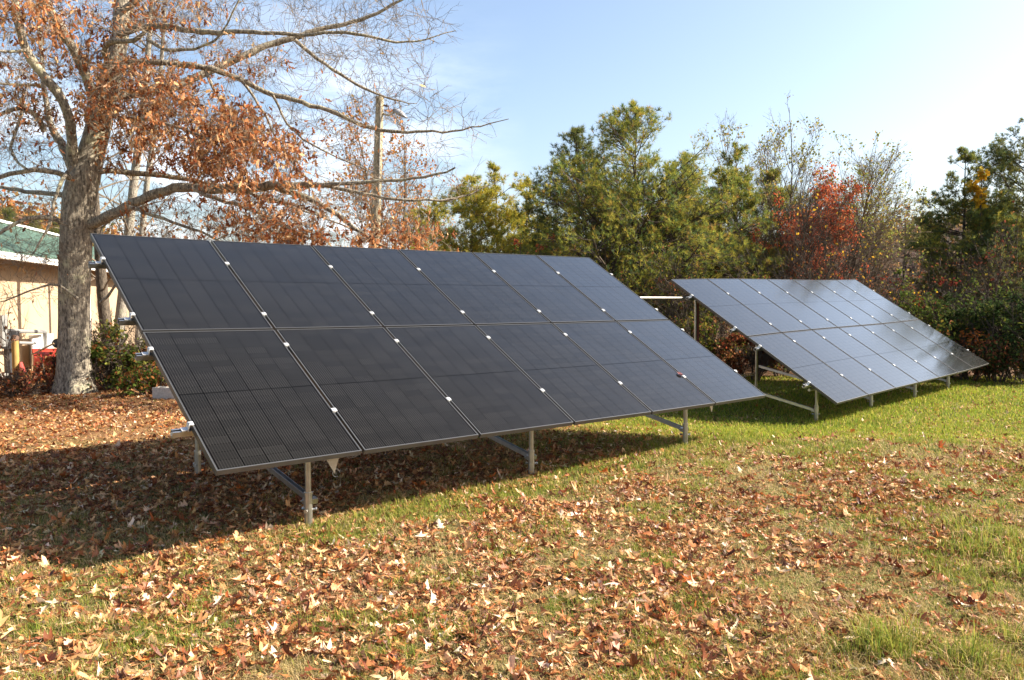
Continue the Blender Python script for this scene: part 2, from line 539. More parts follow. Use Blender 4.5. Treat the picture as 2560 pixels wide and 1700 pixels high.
def leafquads(rng, C, size, asp=.55, axis=None, axw=1.0):
    """flat diamond leaves with a slight fold; (k,) sizes"""
    k = len(C); size = np.broadcast_to(size, (k,))
    a = rng.normal(0, 1, (k, 3))
    if axis is not None: a = a + np.asarray(axis) * axw
    a = norm(a)
    b = norm(np.cross(a, rng.normal(0, 1, (k, 3)))); nrm = np.cross(a, b)
    s = size[:, None]
    base, tip = C, C + a * s
    mid = C + a * s * .5
    l = mid + b * s * asp * .5 + nrm * s * .10; r = mid - b * s * asp * .5 + nrm * s * .10
    V = np.stack([base, r, tip, l], 1).reshape(-1, 3)
    i = np.arange(k)[:, None] * 4
    F = np.concatenate([i + [0, 1, 2], i + [0, 2, 3]])
    return V, F


def pick(rng, palette, n, jit=.18):
    pal = np.array([p[:3] for p in palette], float); w = np.array([p[3] if len(p) > 3 else 1 for p in palette], float)
    c = pal[rng.choice(len(pal), n, p=w / w.sum())]
    return np.clip(c * rng.uniform(1 - jit, 1 + jit, (n, 1)) * rng.uniform(1 - jit * .4, 1 + jit * .4, (n, 3)), 0, 1)


def tufts(rng, C, D, length, width, k, pal, spread=.7):
    n = len(C)
    Cc = np.repeat(C, k, 0); Dd = np.repeat(D, k, 0)
    d = norm(Dd * .8 + rng.normal(0, spread, (n * k, 3)) + A3(0, 0, .12))
    l = length * rng.uniform(.7, 1.25, (n * k, 1))
    s = norm(np.cross(d, rng.normal(0, 1, (n * k, 3)))) * width * .5
    V = np.stack([Cc - s, Cc + s, Cc + d * l], 1).reshape(-1, 3)
    F = np.arange(n * k * 3).reshape(-1, 3)
    col = np.repeat(np.repeat(pick(rng, pal, n), k, 0) * rng.uniform(.85, 1.15, (n * k, 1)), 3, 0)
    return V, F, col


def cat_tubes(levels, sides):
    Vs, Fs, n = [], [], 0
    for (P, R, _), s in zip(levels, sides):
        V, F_ = tubes(P, R, s)
        Vs.append(V); Fs.append(F_ + n); n += len(V)
    return np.concatenate(Vs), np.concatenate(Fs)


def on_ground(px, y):
    x = (px * K - 1280) / F_PX * y
    return A3(x, y, float(gz(x, y)))


def top_z(py, y):
    return EYE + (691.0 - py) * K / F_PX * y


PINE_OLIVE = [(.285, .275, .05, 4), (.21, .235, .05, 4), (.37, .31, .06, 2.5), (.10, .15, .055, 3.5), (.36, .22, .06, .6)]
PINE_YELLOW = [(.42, .34, .045, 4), (.30, .29, .05, 3), (.18, .22, .05, 2), (.46, .33, .05, 1)]
PINE_DARK = [(.10, .135, .06, 4), (.15, .165, .05, 3), (.24, .215, .05, 1.8)]


def pine(px, py, y, hw, label, pal, seed, nbr=70, low=.12, dens=1.0, shape=.75, cat="pine tree", group=None, lean=0., r0=None, name="pine_tree", nl=.13):
    rng = np.random.default_rng(seed)
    base = on_ground(px, y); H = top_z(py, y); Wd = hw * K / F_PX * y
    org = base
    root = empty(name, org, label, cat, group)
    r0 = r0 or max(.07, H * .016)
    nt_ = 12; t = np.linspace(0, 1, nt_)
    tp = np.stack([base[0] + lean * t * H + np.cumsum(rng.normal(0, .02, nt_)) - 0, base[1] + np.cumsum(rng.normal(0, .02, nt_)), base[2] - .05 + t * (H - base[2])], 1)
    V, F_ = tubes(tp[None], (r0 * (1 - .92 * t))[None], 8)
    mesh("trunk", V, [F_], M_BARK_DARK, root, org, smooth=True)
    h = low + (1 - low) * rng.random(nbr) ** 1.2 * .985
    nw = max(10, int(nbr / 5.5)); h = low + (np.round((h - low) / (1 - low) * nw) / nw * .985 + rng.normal(0, .008, nbr)) * (1 - low)
    h = np.clip(h, low, .985); tt = (h - low) / (1 - low)
    prof = np.minimum(1, .55 + 2.2 * tt) * (1 - tt ** 1.5) ** shape + .05
    Lb = Wd * prof * rng.uniform(.55, 1.30, nbr) * 1.12
    az = rng.uniform(0, 2 * math.pi, nbr)
    el = np.radians(-4 + 44 * tt ** 1.3 + rng.normal(0, 9, nbr))
    Lb = np.minimum(Lb, (1 - h) * H / np.maximum(np.sin(el + .22), .15) * rng.uniform(.75, 1.15, nbr) + .15)
    D = np.stack([np.cos(az) * np.cos(el), np.sin(az) * np.cos(el), np.sin(el)], 1)
    P = np.stack([np.interp(h, t, tp[:, k]) for k in range(3)], 1)
    R = np.maximum(.010, Lb * .014)
    lv = grow(rng, P, D, Lb, R, [
        dict(n=6, wob=.08, trop=.09, flat=.4, kids=11 * dens, ang=48, lr=.42, rr=.6, start=.22, rmin=.005),
        dict(n=4, wob=.12, trop=.07, flat=.4, kids=3.0, ang=38, lr=.55, rr=.7, start=.3, rmin=.004),
        dict(n=3, wob=.15, trop=.12)])
    Vb, Fb = cat_tubes(lv, (5, 3, 3))
    mesh("branches", Vb, [Fb], M_TWIG_DARK, root, org)
    C, Dv = [], []
    for (pts, _, dr), sel in ((lv[1], (2, 3)), (lv[2], (1, 2))):
        for s_ in sel: C.append(pts[:, s_]); Dv.append(dr[:, s_])
    tipP = lv[0][0][:, -1]; C.append(tipP); Dv.append(lv[0][2][:, -1])
    C = np.concatenate(C); Dv = np.concatenate(Dv)
    # leader shoots
    C = np.concatenate([C, tp[-1] + np.stack([rng.normal(0, .05, 14), rng.normal(0, .05, 14), -rng.random(14) * .5], 1)])
    Dv = np.concatenate([Dv, np.tile(A3(0, 0, 1), (14, 1))])
    C = C + rng.normal(0, .03, C.shape)
    Vn, Fn, cn = tufts(rng, C, Dv, nl * max(1, y / 26), .0105 * y / 22, 12, pal, .6)
    mesh("crown", Vn, [Fn], M_NEEDLE, root, org, col=cn)
    return root


def bare(px, py, y, hw, label, seed, trunks=1, leaves=0, lpal=None, lsize=.07, mat_t=None, mat_b=None, cat="tree", group=None,
         lean=0., r0=None, first=.3, asc=38, kids=(9, 7, 5), name="bare_tree", leaf_lo=0., leaf_hi=1., wob=.10, fan=.25, lr=.52, twig=.004, leafclump=0):
    """deciduous tree with fine twigs and optional sparse leaves"""
    rng = np.random.default_rng(seed)
    base = on_ground(px, y); H = top_z(py, y) - base[2]; Wd = hw * K / F_PX * y
    root = empty(name, base, label, cat, group)
    r0 = r0 or max(.03, H * .012)
    mat_t = mat_t or M_BARK_DARK; mat_b = mat_b or M_TWIG
    az = rng.uniform(0, 2 * math.pi, trunks)
    f = fan if trunks > 1 else 0.0
    D = np.stack([np.cos(az) * f + lean, np.sin(az) * f, np.ones(trunks)], 1)
    P = base + np.stack([np.cos(az) * .12 * (trunks > 1), np.sin(az) * .12 * (trunks > 1), np.full(trunks, -.05)], 1)
    Lt = H * rng.uniform(.78, .95, trunks) if trunks > 1 else np.array([H * .9])
    R = np.full(trunks, r0 / math.sqrt(trunks)) * rng.uniform(.8, 1.2, trunks)
    l1 = min(1.0, Wd / max(H, .1) * 1.0 / math.sin(math.radians(asc)))
    lv = grow(rng, P, D, Lt, R, [
        dict(n=9, wob=.05, trop=.05, tip=.12, kids=kids[0], ang=asc, lr=l1, rr=.55, start=first, fall=.7, rmin=.008),
        dict(n=7, wob=wob, trop=.08, kids=kids[1], ang=38, lr=lr, rr=.6, start=.2, rmin=.005),
        dict(n=5, wob=wob * 1.2, trop=.05, kids=kids[2], ang=36, lr=.5, rr=.6, start=.2, rmin=twig),
        dict(n=4, wob=wob * 1.3, trop=.04)])
    V, F_ = cat_tubes(lv[:1], (8,))
    mesh("trunk", V, [F_], mat_t, root, base, smooth=True)
    V, F_ = cat_tubes(lv[1:], (5, 3, 3))
    mesh("branches", V, [F_], mat_b, root, base)
    if leaves:
        pts = np.concatenate([lv[3][0][:, 1:].reshape(-1, 3), lv[2][0][:, 2:].reshape(-1, 3)])
        zz = pts[:, 2] / H
        pts = pts[(zz >= leaf_lo) & (zz <= leaf_hi)]
        if leafclump:
            nz_ = vnoise(pts[:, 0] + pts[:, 1] * .7, pts[:, 2], leafclump, seed + 5)
            pts = pts[nz_ > .45]
        if len(pts):
            C = pts[rng.choice(len(pts), leaves)] + rng.normal(0, .05, (leaves, 3))
            Vl, Fl = leafquads(rng, C, lsize * rng.uniform(.6, 1.3, leaves), .7, A3(0, 0, -1), .6)
            mesh("leaves", Vl, [Fl], M_LEAF, root, base, col=np.repeat(pick(rng, lpal, leaves), 4, 0))
    return root


def shrub(px, py, y, hw, label, seed, pal, leaves=3500, lsize=.07, stems=9, cat="shrub", group=None, mat_b=None, name="shrub", fan=.5, clump=.45):
    return bare(px, py, y, hw, label, seed, trunks=stems, leaves=leaves, lpal=pal, lsize=lsize, mat_b=mat_b or M_TWIG_DARK, cat=cat, group=group,
                r0=.06, first=.12, asc=42, kids=(8, 6, 4), name=name, fan=fan, wob=.14, leafclump=clump)


RUST = [(.34, .14, .056, 4), (.46, .23, .105, 3), (.24, .08, .033, 3), (.62, .37, .20, 1.6), (.13, .048, .024, 1.4)]
YELLOW = [(.62, .36, .03, 3), (.50, .28, .03, 2), (.40, .33, .06, 1)]
YGREEN = [(.26, .25, .06, 3), (.32, .27, .08, 2), (.17, .20, .05, 2), (.36, .22, .07, 1)]
RED = [(.56, .14, .055, 4), (.60, .24, .10, 2.5), (.36, .075, .045, 2.5), (.22, .08, .055, 1)]
DKGREEN = [(.03, .05, .018, 4), (.05, .07, .022, 3), (.075, .08, .022, 1.5)]
BROWNRED = [(.16, .05, .03, 3), (.22, .09, .04, 3), (.10, .06, .03, 2), (.12, .10, .03, 1)]
MIXED = [(.10, .11, .02, 3), (.20, .17, .03, 2), (.20, .09, .04, 1.5), (.06, .08, .02, 2)]
# ------------------------------------------------------------------ solar arrays
NEAR = [[-3.665, 6.942, 2.197], [-2.728, 5.854, 1.386], [-1.79, 4.767, 0.576], [-2.904, 7.698, 2.192], [-1.969, 6.613, 1.375], [-1.034, 5.528, 0.558], [-2.113, 8.419, 2.193], [-1.18, 7.337, 1.369], [-0.248, 6.255, 0.546], [-1.305, 9.12, 2.196], [-0.375, 8.041, 1.366], [0.556, 6.962, 0.537], [-0.493, 9.817, 2.202], [0.435, 8.741, 1.365], [1.363, 7.664, 0.529], [0.309, 10.525, 2.208], [1.234, 9.452, 1.365], [2.16, 8.379, 0.522], [1.088, 11.261, 2.213], [2.01, 10.19, 1.364], [2.933, 9.12, 0.515]]
FAR = [[2.581, 13.048, 1.955], [3.571, 12.079, 1.06], [4.56, 11.111, 0.165], [3.353, 13.789, 1.985], [4.342, 12.821, 1.09], [5.331, 11.852, 0.195], [4.116, 14.539, 2.004], [5.105, 13.571, 1.109], [6.095, 12.602, 0.214], [4.873, 15.295, 2.016], [5.863, 14.326, 1.121], [6.852, 13.358, 0.226], [5.626, 16.055, 2.026], [6.616, 15.087, 1.131], [7.605, 14.118, 0.236], [6.376, 16.818, 2.037], [7.366, 15.849, 1.142], [8.355, 14.881, 0.248], [7.126, 17.582, 2.056], [8.115, 16.613, 1.161], [9.105, 15.644, 0.266], [7.876, 18.344, 2.085], [8.866, 17.375, 1.19], [9.856, 16.407, 0.296]]
CL = (.148, .426, .5745, .85)


def solar_array(B, fronts, label, pipe_ext, zback, org, flip):
    B = np.array(B).reshape(-1, 3, 3)
    ncol = len(B) - 1
    root = empty("solar_array", org, label, "solar array", "ground mounted solar arrays")
    org = np.asarray(org, float)
    gap = .0115
    for i in range(ncol):
        for r in range(2):
            tl, tr, br, bl = B[i, r], B[i + 1, r], B[i + 1, r + 1], B[i, r + 1]
            ux = norm(tr - tl); vx = norm(bl - tl)
            n = norm(np.cross(vx, ux))
            tl, tr, br, bl = tl + gap * (ux + vx), tr + gap * (-ux + vx), br + gap * (-ux - vx), bl + gap * (ux - vx)
            lip = .010
            il, ir_, jr, jl = tl + lip * (ux + vx), tr + lip * (-ux + vx), br + lip * (-ux - vx), bl + lip * (ux - vx)
            up = n * .0025
            # glass laminate (slab)
            top4 = np.stack([il, ir_, jr, jl]); V = np.concatenate([top4, top4 - n * .006])
            F4 = np.array([[0, 3, 2, 1], [4, 5, 6, 7], [0, 1, 5, 4], [1, 2, 6, 5], [2, 3, 7, 6], [3, 0, 4, 7]])
            if np.dot(np.cross(jl - il, ir_ - il), n) < 0: F4 = F4[:, ::-1]
            mg = .06
            uv4 = np.array([[-mg, 20 + mg], [6 + mg, 20 + mg], [6 + mg, -mg], [-mg, -mg]])
            g = mesh("solar_panel", V, [F4], M_GLASS, root, org, uv=np.concatenate([uv4, uv4]))
            # frame: lip, outer wall, inner flange
            o4 = np.stack([tl, tr, br, bl]); i4 = top4
            rings = [i4 + up, o4 + up, o4 + up - n * .037, i4 + (i4 - i4.mean(0)) * -.02 - n * .0345]
            Vf = np.concatenate(rings)
            Ff = []
            for a in range(3):
                for k in range(4):
                    q = (k + 1) % 4
                    Ff.append([a * 4 + k, (a + 1) * 4 + k, (a + 1) * 4 + q, a * 4 + q])
            fr = mesh("frame", Vf, [np.array(Ff)], M_FRAME, g, org)
            fr.data.materials.append(M_LIP)
            for p in fr.data.polygons:
                if p.index < 4: p.material_index = 1
    # plane frame
    UX = norm(B[-1, 1] - B[0, 1]); VX = norm(B[0, 2] - B[0, 0]); NN = norm(np.cross(VX, UX))
    if NN[2] < 0: NN = -NN
    Lh = norm(A3(UX[0], UX[1], 0)); BK = A3(-Lh[1], Lh[0], 0)     # horizontal, towards the back
    # rails (slotted channels), one polyline per rail
    for s in CL:
        pts = np.array([b[0] + (b[2] - b[0]) * s for b in B]) - NN * .040
        p0, p1 = pts[0] - UX * (.10 + .012 * math.sin(s * 40)), pts[-1] + UX * .06
        mb = MB()
        seg = np.concatenate([[p0], pts[1:-1], [p1]])
        for a, b_ in zip(seg[:-1], seg[1:]):
            d = b_ - a
            o = a - VX * .0205
            mb.box(o - NN * .041, d, VX * .041, NN * .004)                   # web
            mb.box(o - NN * .037, d, VX * .004, NN * .037)                   # side
            mb.box(o - NN * .037 + VX * .037, d, VX * .004, NN * .037)
            mb.box(o - NN * .004 + VX * .004, d, VX * .009, NN * .004)       # lips
            mb.box(o - NN * .004 + VX * .028, d, VX * .009, NN * .004)
        mb.build("rail", M_STRUT, root, org)
        for j, b in enumerate(B):
            c = b[0] + (b[2] - b[0]) * s
            mb = MB()
            ax = np.stack([UX, VX, NN])
            if j in (0, ncol):
                sg = -1 if j == 0 else 1
                mb.cbox(c + NN * .006 - sg * UX * .006, .030, .036, .006, ax=ax)
                mb.cbox(c - NN * .020 + sg * UX * .010, .006, .042, .048, ax=ax)
                mb.cbox(c - NN * .036 + sg * UX * .030, .040, .036, .006, ax=ax)
            else:
                mb.cbox(c + NN * .0065, .038, .036, .006, ax=ax)
                mb.cbox(c - NN * .017, .014, .040, .040, ax=ax)
            mb.tube([c + NN * .009, c + NN * .016], [.0075] * 2, 6)
            mb.build("clamp", M_CLAMP, root, org)
    # posts, braces
    plane_z = lambda p: B[0, 2][2] + np.dot(NN[:2], B[0, 2][:2] - p[:2]) / NN[2]

    def local_z(p):
        s = np.dot(p[:2] - B[0, 2][:2], Lh[:2]); w = np.dot(B[-1, 2][:2] - B[0, 2][:2], Lh[:2])
        k = np.clip(s / w, 0, 1) * ncol; i = min(int(k), ncol - 1); f = k - i
        e = B[i, 2] * (1 - f) + B[i + 1, 2] * f
        return e[2] + np.dot(NN[:2], e[:2] - p[:2]) / NN[2]
    span = 2.06
    backs = []
    for fx, fy in fronts:
        f0 = A3(fx, fy, float(gz(fx, fy))); b0 = f0 + BK * span; b0[2] = float(gz(b0[0], b0[1]))
        for p, bk in ((f0, False), (b0, True)):
            zt = local_z(p) - .14
            mb = MB()
            mb.tube([p + A3(0, 0, .2), A3(p[0], p[1], zt)], [.0225] * 2, 14)
            pp = mb.build("post", M_GALV, root, org, smooth=True)
            mb = MB()
            mb.tube([p + A3(0, 0, -.15), p + A3(0, 0, .24)], [.029] * 2, 14)
            mb.tube([p + A3(0, 0, .225), p + A3(0, 0, .243)], [.032] * 2, 14)
            for az in (.4, 2.5, 4.6):
                d = A3(math.cos(az), math.sin(az), 0)
                mb.tube([p + d * .027 + A3(0, 0, .115), p + d * .056 + A3(0, 0, .115)], [.0085] * 2, 6)
                mb.tube([p + d * .050 + A3(0, 0, .115), p + d * .060 + A3(0, 0, .115)], [.014] * 2, 6)
            mb.build("ground_sleeve", M_GALV, pp, org)
        backs.append(b0)
        # diagonal brace: channel from the front post foot to the back post
        a = f0 + BK * .06 + A3(0, 0, .17); b_ = f0 + BK * (span - .02) + A3(0, 0, .58)
        d = b_ - a; dn = norm(d); side = Lh; upv = norm(np.cross(dn, side))
        if upv[2] < 0: upv = -upv
        mb = MB()
        o = a - side * .0205 - upv * .0205 + side * .05
        mb.box(o, d, side * .041, upv * .004)
        mb.box(o + upv * .004, d, side * .004, upv * .035)
        mb.box(o + upv * .004 + side * .037, d, side * .004, upv * .035)
        mb.tube([a - Lh * .03, a + Lh * .09], [.008] * 2, 6)
        mb.cbox(a - dn * .02 + Lh * .035, .10, .05, .04, ax=np.stack([Lh, dn, upv]))
        mb.build("brace", M_STRUT, root, org)
        # sloping beam between front and back post heads
        s0 = f0 - BK * .16; s1 = b0 + BK * .20
        a = A3(s0[0], s0[1], local_z(s0) - .100); b_ = A3(s1[0], s1[1], local_z(s1) - .100)
        d = b_ - a; dn = norm(d); upv = norm(np.cross(Lh, dn))
        if upv[2] < 0: upv = -upv
        mb = MB(); mb.box(a - Lh * .0205 - upv * .03, d, Lh * .041, upv * .041)
        mb.build("beam", M_STRUT, root, org)
    # pipes along the post rows
    for row, ext in (([A3(x, y, 0) for x, y in fronts], (.25, .25)), (backs, pipe_ext)):
        row = [A3(p[0], p[1], 0) for p in row]; z = [local_z(p) - .155 for p in row]
        pts = [row[0] - norm(row[1] - row[0]) * ext[0] + A3(0, 0, z[0])] + [p + A3(0, 0, q) for p, q in zip(row, z)] + [row[-1] + norm(row[-1] - row[-2]) * ext[1] + A3(0, 0, z[-1])]
        mb = MB(); mb.tube(pts, [.021] * len(pts), 12)
        mb.build("cross_pipe", M_GALV, root, org, smooth=True)
    return root, B, UX, VX, NN, Lh, BK, local_z


FR_NEAR = [(-1.46, 5.65), (.18, 7.34), (1.92, 8.77)]
FR_FAR = [(4.475, 11.66), (5.93, 13.1), (7.37, 14.52), (8.73, 15.9)]
near, NB, UX, VX, NN, LH, BK, LZ = solar_array(NEAR, FR_NEAR, "nearer black solar array of twelve panels reflecting dark grey in the foreground", (.3, .5), 1.7, (.2, 8.0, 0), 1)
far, FB, UX2, VX2, NN2, LH2, BK2, LZ2 = solar_array(FAR, FR_FAR, "farther solar array of fourteen panels reflecting pale blue sky before the trees", (2.4, .3), 1.74, (6.3, 14.6, 0), -1)

# triangular end plates under the front edge of the near array
for px, py, i in ((768, 1078, 0), (1640, 941, 5)):
    yy = 5.75 if i == 0 else 8.72
    t = at(px, py, yy)
    mb = MB()
    V = np.array([t - LH * .046 + A3(0, 0, .055), t + LH * .046 + A3(0, 0, .058), t + LH * .012 + A3(0, 0, -.045)])
    V = np.concatenate([V, V + BK * .006])
    mb.add(V, [np.array([[0, 2, 1], [3, 4, 5]]), np.array([[0, 1, 4, 3], [1, 2, 5, 4], [2, 0, 3, 5]])])
    mb.cbox(t + A3(0, 0, .075) + BK * .03, .10, .06, .035, ax=np.stack([LH, BK, A3(0, 0, 1)]))
    mb.build("end_plate", principled("zinc_plate", (.50, .44, .36), .5, .2), near, (.2, 8.0, 0))
mb = MB()
t = at(775, 1090, 5.8); a = np.linspace(0, 5.2, 14)
mb.tube(t + np.stack([.028 * np.cos(a) * LH[0], .028 * np.cos(a) * LH[1], .03 * np.sin(a)], 1), [.0022] * 14, 5)
mb.build("wire_loop", principled("grey_cable", (.45, .45, .45), .5), near, (.2, 8.0, 0))
# dark red conduits on the first back post of the far array, tray beside the second
b0 = A3(*FR_FAR[0], -.18) + BK2 * 2.06
mb = MB()
for off, r in ((.034, .012), (.058, .010), (.047, .009)):
    p = b0 + LH2 * off - BK2 * (.012 if r != .009 else .028)
    mb.tube([p + A3(0, 0, .1), p + A3(.006, 0, .9), p + A3(0, 0, 1.74)], [r] * 3, 8)
mb.build("conduit", principled("red_cable_jacket", (.13, .025, .018), .5), far, (6.3, 14.6, 0))
b1 = A3(*FR_FAR[1], -.18) + BK2 * 2.06
mb = MB()
for k in (0, 1):
    mb.tube([b1 - LH2 * 1.1 + A3(0, 0, .42 + .045 * k), b1 + A3(0, 0, .42 + .045 * k)], [.006] * 2, 6)
for k in range(16):
    p = b1 - LH2 * (.05 + k * .066) + A3(0, 0, .42); mb.tube([p, p + A3(0, 0, .045)], [.005] * 2, 5)
mb.build("cable_tray", M_GALV, far, (6.3, 14.6, 0))

# red leaf caught on the near array
o = NB[5, 0] + (NB[5, 2] - NB[5, 0]) * .836 - UX * .035 + NN * .012
rng = np.random.default_rng(5)
mb = MB()
for k in range(7):
    a = k * .9 + .2
    d = math.cos(a) * UX + math.sin(a) * VX; s = norm(np.cross(d, NN))
    ln = .032 + .02 * rng.random()
    mb.add([o, o + d * ln * .5 + s * .010 + NN * .010, o + d * ln + NN * .004, o + d * ln * .5 - s * .014 + NN * .006], [np.array([[0, 1, 2], [0, 2, 3]])])
tag(mb.build("maple_leaf", principled("red_leaf", (.10, .006, .008), .7), None, o), "curled dark red leaf caught beside a white clamp on the near solar array", "leaf")

# ------------------------------------------------------------------ building at the left
WD = norm(A3(-.87, 3.6, 0)); WN = A3(WD[1], -WD[0], 0)        # along the wall / facing the sun
E0 = A3(-10.0, 15.6, 0)
M_WALL = principled("beige_stucco", (.385, .285, .19), .9, noise=(1.2, .07), bump=(40, .25, .01), spec=.15)
M_ROOF = principled("green_metal_roof", (.18, .265, .21), .45, .1, noise=(1.5, .2))
M_WHITE = principled("white_trim", (.78, .78, .76), .5, noise=(6, .05))


def building():
    org = E0 - WN * 3 + WD * 6
    org[2] = 0
    root = empty("building", org, "low beige building with green metal roof and white gutter behind the oak", "building")
    s0, s1 = -4.0, 17.0
    ez = 2.55
    wl = E0 - WN * .45
    mb = MB(); mb.box(wl + WD * s0 - A3(0, 0, .1), WD * (s1 - s0), -WN * 5.1, A3(0, 0, 2.62)); mb.build("wall", M_WALL, root, org)
    # two roof slopes
    rise = 1.28
    for sg in (1, -1):
        mid = E0 - WN * 3.0
        e = mid + WN * 3.0 * sg
        mb = MB()
        a = e + WD * (s0 - .4) + A3(0, 0, ez); up = (mid + A3(0, 0, ez + rise)) - (e + A3(0, 0, ez)); nrm = norm(np.cross(WD * sg, up))
        if nrm[2] < 0: nrm = -nrm
        Lr = s1 - s0 + .8
        mb.box(a, WD * Lr, up, nrm * .03)
        for k in range(int(Lr / .23)):
            p = a + WD * (k * .23 + .05)
            mb.box(p + nrm * .031, WD * .035, up, nrm * .028)
            mb.box(p + nrm * .031 + WD * .11, WD * .02, up, nrm * .010)
        r = mb.build("roof", M_ROOF, root, org)
    mb = MB(); q = E0 - WN * 3.0 + WD * (s0 - .4) + A3(0, 0, ez + rise + .03)
    mb.box(q - WN * .16, WD * (s1 - s0 + .8), WN * .32, A3(0, 0, .07)); mb.build("ridge_cap", M_WHITE, root, org)
    mb = MB(); g = E0 + WD * (s0 - .4) + A3(0, 0, ez - .13)
    mb.box(g + WN * .004, WD * (s1 - s0 + .8), WN * .11, A3(0, 0, .012)); mb.box(g + WN * .104, WD * (s1 - s0 + .8), WN * .012, A3(0, 0, .13))
    mb.box(g - WN * .02, WD * (s1 - s0 + .8), WN * .02, A3(0, 0, .16))
    mb.build("gutter", M_WHITE, root, org)
    mb = MB(); mb.box(wl + WD * s0 + A3(0, 0, 2.50), WD * (s1 - s0), WN * .43, A3(0, 0, .02)); mb.build("soffit", principled("tan_soffit", (.45, .34, .22), .8), root, org)
    # white downspout right of the oak
    d = wl + WD * 7.6
    mb = MB(); mb.tube([E0 + WD * 7.6 + WN * .06 + A3(0, 0, 2.42), d + WN * .08 + A3(0, 0, 2.15), d + WN * .08 + A3(0, 0, .05)], [.055] * 3, 10)
    mb.build("downspout", M_WHITE, root, org)
    return wl


WL = building()


def on_wall(px, off=.0):
    """ground point where the sight line of px meets the wall, stepped off it"""
    r = (px * K - 1280) / F_PX
    w = WL + WN * off
    # w + t*WD ; x = r*y
    t = (r * w[1] - w[0]) / (WD[0] - r * WD[1])
    return w + WD * t


# grey pipe loop with gas meter
M_PIPE = principled("grey_painted_pipe", (.25, .25, .24), .5, .2)
M_BLACK = principled("black_rubber", (.018, .018, .02), .6)
g0 = on_wall(18, .30)
gm = empty("gas_meter", g0, "grey gas meter with a bent pipe loop against the beige wall", "gas meter")
e = on_wall(103, .30); hgt = lambda p, py: EYE + (691 - py) * K / F_PX * p[1]
mb = MB()
mb.tube([g0 + A3(0, 0, .55), g0 + A3(0, 0, hgt(g0, 765)), ], [.06, .06], 10)
mb.tube([g0 + A3(0, 0, hgt(g0, 763)), e + A3(0, 0, hgt(e, 765)), e + A3(0, 0, .3)], [.045] * 3, 10)
mb.tube([g0 + A3(0, 0, hgt(g0, 790)), on_wall(78, .3) + A3(0, 0, hgt(e, 788))], [.035] * 2, 8)
mb.build("pipe", M_PIPE, gm, g0, smooth=True)
mb = MB(); mb.cbox(g0 + A3(0, 0, .80), .34, .30, .36, rz=.4); mb.tube([g0 + A3(.0, -.22, .82), g0 + A3(.0, -.12, .82)], [.13] * 2, 14); mb.tube([g0 + A3(0, 0, 0), g0 + A3(0, 0, .62)], [.09] * 2, 12)
mb.build("meter_body", principled("dark_grey_metal", (.06, .06, .065), .5, .3), gm, g0)
mb = MB(); pz = on_wall(-6, .3)
mb.cbox(pz + A3(0, 0, 1.0), .26, .30, .62, rz=.24); mb.build("regulator", M_PIPE, gm, g0)
# low concrete pad under it
c = on_wall(8, .45)
mb = MB(); mb.cbox(c + A3(0, 0, .06), .5, .9, .14, rz=.24)
tag(mb.build("concrete_pad", principled("pale_concrete", (.26, .25, .23), .9, noise=(6, .15)), None, c), "pale concrete pad on the ground under the gas meter", "concrete pad")
# yellow bollard
b = at(37, 862, 14.9); b[2] = 0
bo = empty("bollard", b, "yellow bollard with a dark top standing before the gas meter", "bollard")
mb = MB(); mb.tube([b + A3(0, 0, -.1), b + A3(0, 0, .86)], [.06] * 2, 14); mb.build("pole", principled("yellow_paint", (.36, .22, .065), .7, noise=(5, .2)), bo, b, smooth=True)
mb = MB(); mb.tube([b + A3(0, 0, .86), b + A3(0, 0, .93), b + A3(0, 0, .96)], [.068, .065, .03], 14); mb.build("cap", principled("rusty_cap", (.10, .055, .035), .8), bo, b, smooth=True)
# dark red traffic-cone like wedge behind the bollard
c = at(50, 862, 15.3); c[2] = 0
mb = MB(); mb.tube([c, c + A3(0, 0, .03)], [.20] * 2, 4); mb.tube([c + A3(0, 0, .03), c + A3(-.03, 0, .42)], [.13, .045], 12)
tag(mb.build("marker_cone", principled("dark_red_plastic", (.30, .025, .015), .5), None, c), "dark red marker cone on the leaves behind the yellow bollard", "cone")
# white utility cabinet
c = on_wall(88, .25)
uc = empty("utility_cabinet", c, "white utility cabinet mounted on the beige wall above the red wheelbarrow", "cabinet")
mb = MB(); mb.box(on_wall(66, .01) + A3(0, 0, .10), on_wall(101, .01) - on_wall(66, .01), WN * .20, A3(0, 0, .70)); mb.build("cabinet_body", principled("off_white_metal", (.42, .41, .39), .5, noise=(8, .1)), uc, c)
mb = MB(); mb.box(on_wall(70, .215) + A3(0, 0, .16), (on_wall(98, .215) - on_wall(70, .215)), WN * .012, A3(0, 0, .58)); mb.build("door", M_WHITE, uc, c)
# red wheelbarrow stood up against the wall
c = at(104, 868, 14.9); c[2] = 0
wb = empty("wheelbarrow", c, "red wheelbarrow tipped up on end against the wall left of the oak trunk", "wheelbarrow")
rx = norm(A3(.9, .25, 0)); ry = A3(-rx[1], rx[0], 0)
top, bot, dp = .62, .40, .26
V = []
for z, wd_, yy in ((.14, bot, 0), (.78, top, 0), (.78, top - .05, .03), (.16, bot - .05, .22)):
    V += [c - rx * wd_ / 2 + ry * yy + A3(0, 0, z), c + rx * wd_ / 2 + ry * yy + A3(0, 0, z)]
